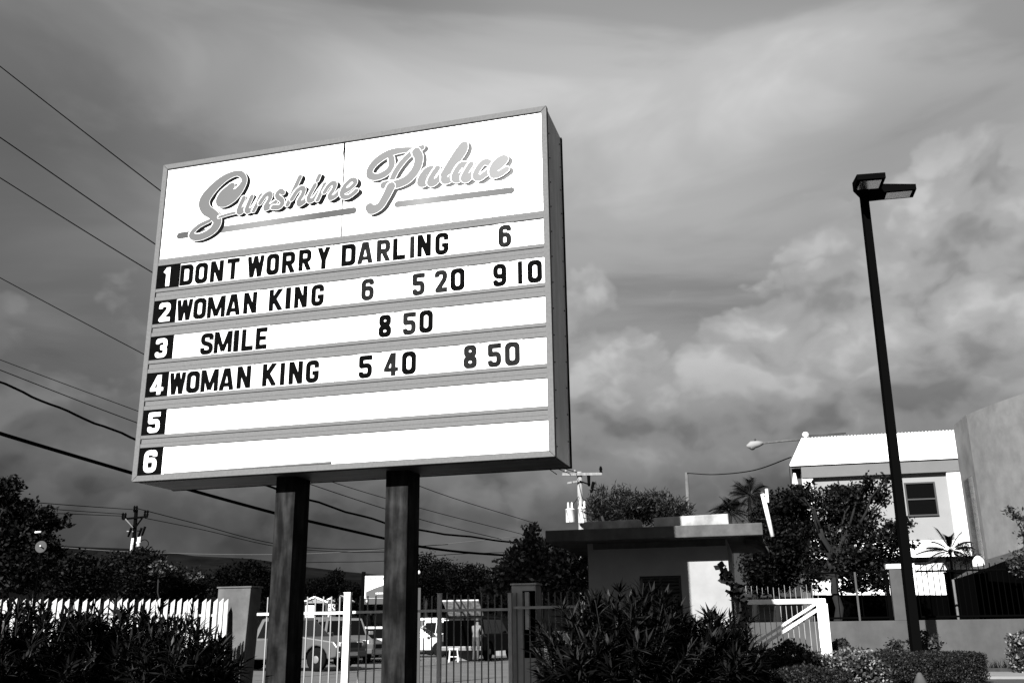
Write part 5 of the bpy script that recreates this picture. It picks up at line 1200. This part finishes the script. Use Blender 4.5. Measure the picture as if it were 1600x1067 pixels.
p_grey = pg('grey car paint', .08); p_white = pg('white car paint', .55); p_silver = pg('silver car paint', .13); p_black = mat('black car paint', .0022, .5, spec=.04)
car('grey pickup nearest the gate, cut off by the left sign post', 446, 1047, 34.5, math.radians(-22), 'pickup', p_grey)
car('silver off-roader facing the gate behind the white gate post', 533, 1031, 42, math.radians(-72), 'suv', p_silver)
car('small white car between the off-roader and the right sign post', 588, 1026, 45, math.radians(-70), 'sedan', p_white)
car('white saloon with its nose to the right, right of the right sign post', 650, 1014.5, 50, math.radians(-10), 'sedan', p_white)
car('tall white van behind the white saloon', 668, 1008, 58, math.radians(-8), 'van', p_white)
car('black off-roader with its tailgate raised, under the pale bush', 752, 1029, 44, math.radians(72), 'suv', p_black, open_hatch=True)
car('white car half hidden behind the black off-roader', 722, 1012, 54, math.radians(-30), 'suv', p_white)
car('dark hatchback behind the white gate post', 560, 1019, 52, math.radians(-75), 'sedan', p_black)
car('silver saloon far behind the stool', 700, 1003, 66, math.radians(-20), 'sedan', p_silver)
car('silver people carrier behind the grey pickup, roof showing over the gate rail', 505, 1022, 50, math.radians(-60), 'van', p_silver)
car('white hatchback at the right of the right sign post, behind the white saloon', 636, 1008, 58, math.radians(-70), 'suv', p_white)
t = thing('folding_stool', 'small white stool behind the black off-roader', 'stool', ground(709, 1034), 0)
MB().box(-.2, .2, -.18, .18, .5, .53).build('seat', m_paint, t)
for sx in (-.15, .15):
    for sy in (-.13, .13): MB().beam((sx * 1.25, sy * 1.25, 0), (sx, sy, .5), .03).build('leg', m_paint, t)
MB().box(-.17, .17, -.15, -.12, .2, .23).build('rung', m_paint, t)
for lab, px, py, w, h in (('grey carton on the ground between the stool and the standing person', 727, 1032, .9, .42), ('pale bundle on the ground at the right of the standing person', 786, 1024, .7, .4)):
    t = thing('carton', lab, 'box', ground(px, py), .4); MB().box(-w / 2, w / 2, -.3, .3, 0, h).build('body', m_bw, t, .02)
    MB().box(-w / 2 + .02, w / 2 - .02, -.28, .28, h + .002, h + .02).build('flaps', m_bwhite, t)

# ---- the person standing at the open tailgate
def person(label, base, rz, H=1.68):
    t = thing('person', label, 'person', base, rz); k = H / 1.7
    J = {'pel': (0, 0, .95, .15), 'waist': (0, -.02, 1.12, .135), 'chest': (0, -.06, 1.32, .15), 'neck': (0, -.10, 1.46, .06), 'head': (0, -.14, 1.60, .10), 'crown': (0, -.14, 1.68, .07),
         'hipL': (.10, 0, .90, .10), 'kneeL': (.12, -.05, .50, .068), 'ankL': (.12, .03, .09, .045), 'toeL': (.13, -.13, .04, .04), 'hipR': (-.10, 0, .90, .10), 'kneeR': (-.11, .02, .50, .068), 'ankR': (-.12, .08, .09, .045), 'toeR': (-.13, -.08, .04, .04),
         'shL': (.19, -.06, 1.39, .065), 'elL': (.24, -.16, 1.13, .045), 'wrL': (.17, -.38, 1.05, .032), 'haL': (.15, -.47, 1.05, .035), 'shR': (-.19, -.06, 1.39, .065), 'elR': (-.25, -.12, 1.12, .045), 'wrR': (-.20, -.34, 1.02, .032), 'haR': (-.18, -.43, 1.02, .035)}
    E = [('pel', 'waist'), ('waist', 'chest'), ('chest', 'neck'), ('neck', 'head'), ('head', 'crown'), ('pel', 'hipL'), ('hipL', 'kneeL'), ('kneeL', 'ankL'), ('ankL', 'toeL'), ('pel', 'hipR'), ('hipR', 'kneeR'), ('kneeR', 'ankR'), ('ankR', 'toeR'),
         ('chest', 'shL'), ('shL', 'elL'), ('elL', 'wrL'), ('wrL', 'haL'), ('chest', 'shR'), ('shR', 'elR'), ('elR', 'wrR'), ('wrR', 'haR')]
    for s in 'LR':
        h = J['ha' + s]
        for i, (dx, dz, L) in enumerate(((-.03, .015, .055), (-.012, .02, .075), (.008, .018, .08), (.026, .01, .065))):
            J['f%s%d' % (s, i)] = (h[0] + dx, h[1] - .03, h[2] + dz * .3, .010); J['g%s%d' % (s, i)] = (h[0] + dx * 1.1, h[1] - .03 - L, h[2] - .03, .008); E += [('ha' + s, 'f%s%d' % (s, i)), ('f%s%d' % (s, i), 'g%s%d' % (s, i))]
        J['th' + s] = (h[0] - (.05 if s == 'L' else -.05), h[1] - .03, h[2] + .015, .010); E.append(('ha' + s, 'th' + s))
    names = list(J); me = bpy.data.meshes.new('body'); me.from_pydata([Vector(J[n][:3]) * k for n in names], [(names.index(a), names.index(b)) for a, b in E], [])
    o = link('body', me, t); sk = o.modifiers.new('skin', 'SKIN')
    for i, n in enumerate(names): me.skin_vertices[0].data[i].radius = (J[n][3] * k,) * 2
    me.skin_vertices[0].data[0].use_root = True
    ss = o.modifiers.new('sub', 'SUBSURF'); ss.levels = 2; ss.render_levels = 2
    dg = bpy.context.evaluated_depsgraph_get(); ev = o.evaluated_get(dg); m2 = bpy.data.meshes.new_from_object(ev); bpy.data.objects.remove(o)
    for m in (mat('skin', .10, .6), mat('light shirt', .14, .9, .2, 9), mat('patterned trousers', .05, .9, .6, 14), mat('shoes', .01, .6)): m2.materials.append(m)
    for p in m2.polygons:
        z = p.center.z / k; x = abs(p.center.x) / k; p.use_smooth = True
        p.material_index = 3 if z < .10 else 2 if z < .98 and p.center.y > -.30 and x < .23 else 0 if z > 1.45 or (z < 1.18 and (x > .2 or p.center.y < -.2)) else 1
    link('body', m2, t)
    mb = MB(); mb.smooth = True; mb.lathe([(.112, .0), (.118, .05), (.10, .10), (.05, .135)], (0, -.125 * k, 1.615 * k), 14); mb.build('hair', m_trim, t)
    mb = MB(); mb.add([(-.018, -.225, 1.575), (.018, -.225, 1.575), (0, -.262, 1.578), (0, -.222, 1.625)], [(0, 1, 2), (1, 3, 2), (3, 0, 2)]); mb.build('nose', mat('skin', .1), t)
person('person in a light shirt and patterned trousers standing at the raised tailgate', ground(744, 1034), math.radians(150), 1.66)

# ------------------------------------------------------------------ white stalls far behind the cars
for lab, px0, px1, ytop, yeave, ybase, Y in (('white gabled stall roof behind the grey pickup', 470, 512, 931, 940, 962, 70), ('white gabled stall roof left of the white gate post', 506, 546, 928.5, 938, 962, 74)):
    a, b = at(px0, yeave, Y), at(px1, yeave, Y); t = thing('market_stall', lab, 'stall', ((a.x + b.x) / 2, Y, 0), 0); w = (b.x - a.x) / 2; ze, zr = a.z, at(px0, ytop, Y).z
    MB().prism([(-w, ze), (0, zr), (w, ze), (w, ze - .1), (0, zr - .12), (-w, ze - .1)], 0, 2.5).build('roof', m_tent, t); MB().prism([(-w * .9, ze - .09), (w * .9, ze - .09), (0, zr - .13)], .1, .15).build('gable_cloth', m_bw, t)
    for x in (-w + .1, w - .1): MB().box(x - .05, x + .05, .05, .15, 0, ze - .1).build('post', m_frame, t)
    MB().box(-w + .2, -w + .9, .3, .5, 0, ze - .2).build('white_panel', m_bwhite, t); MB().box(-w + .91, w - .2, 1.2, 1.3, 0, ze - .2).build('dark_back', m_trim, t)
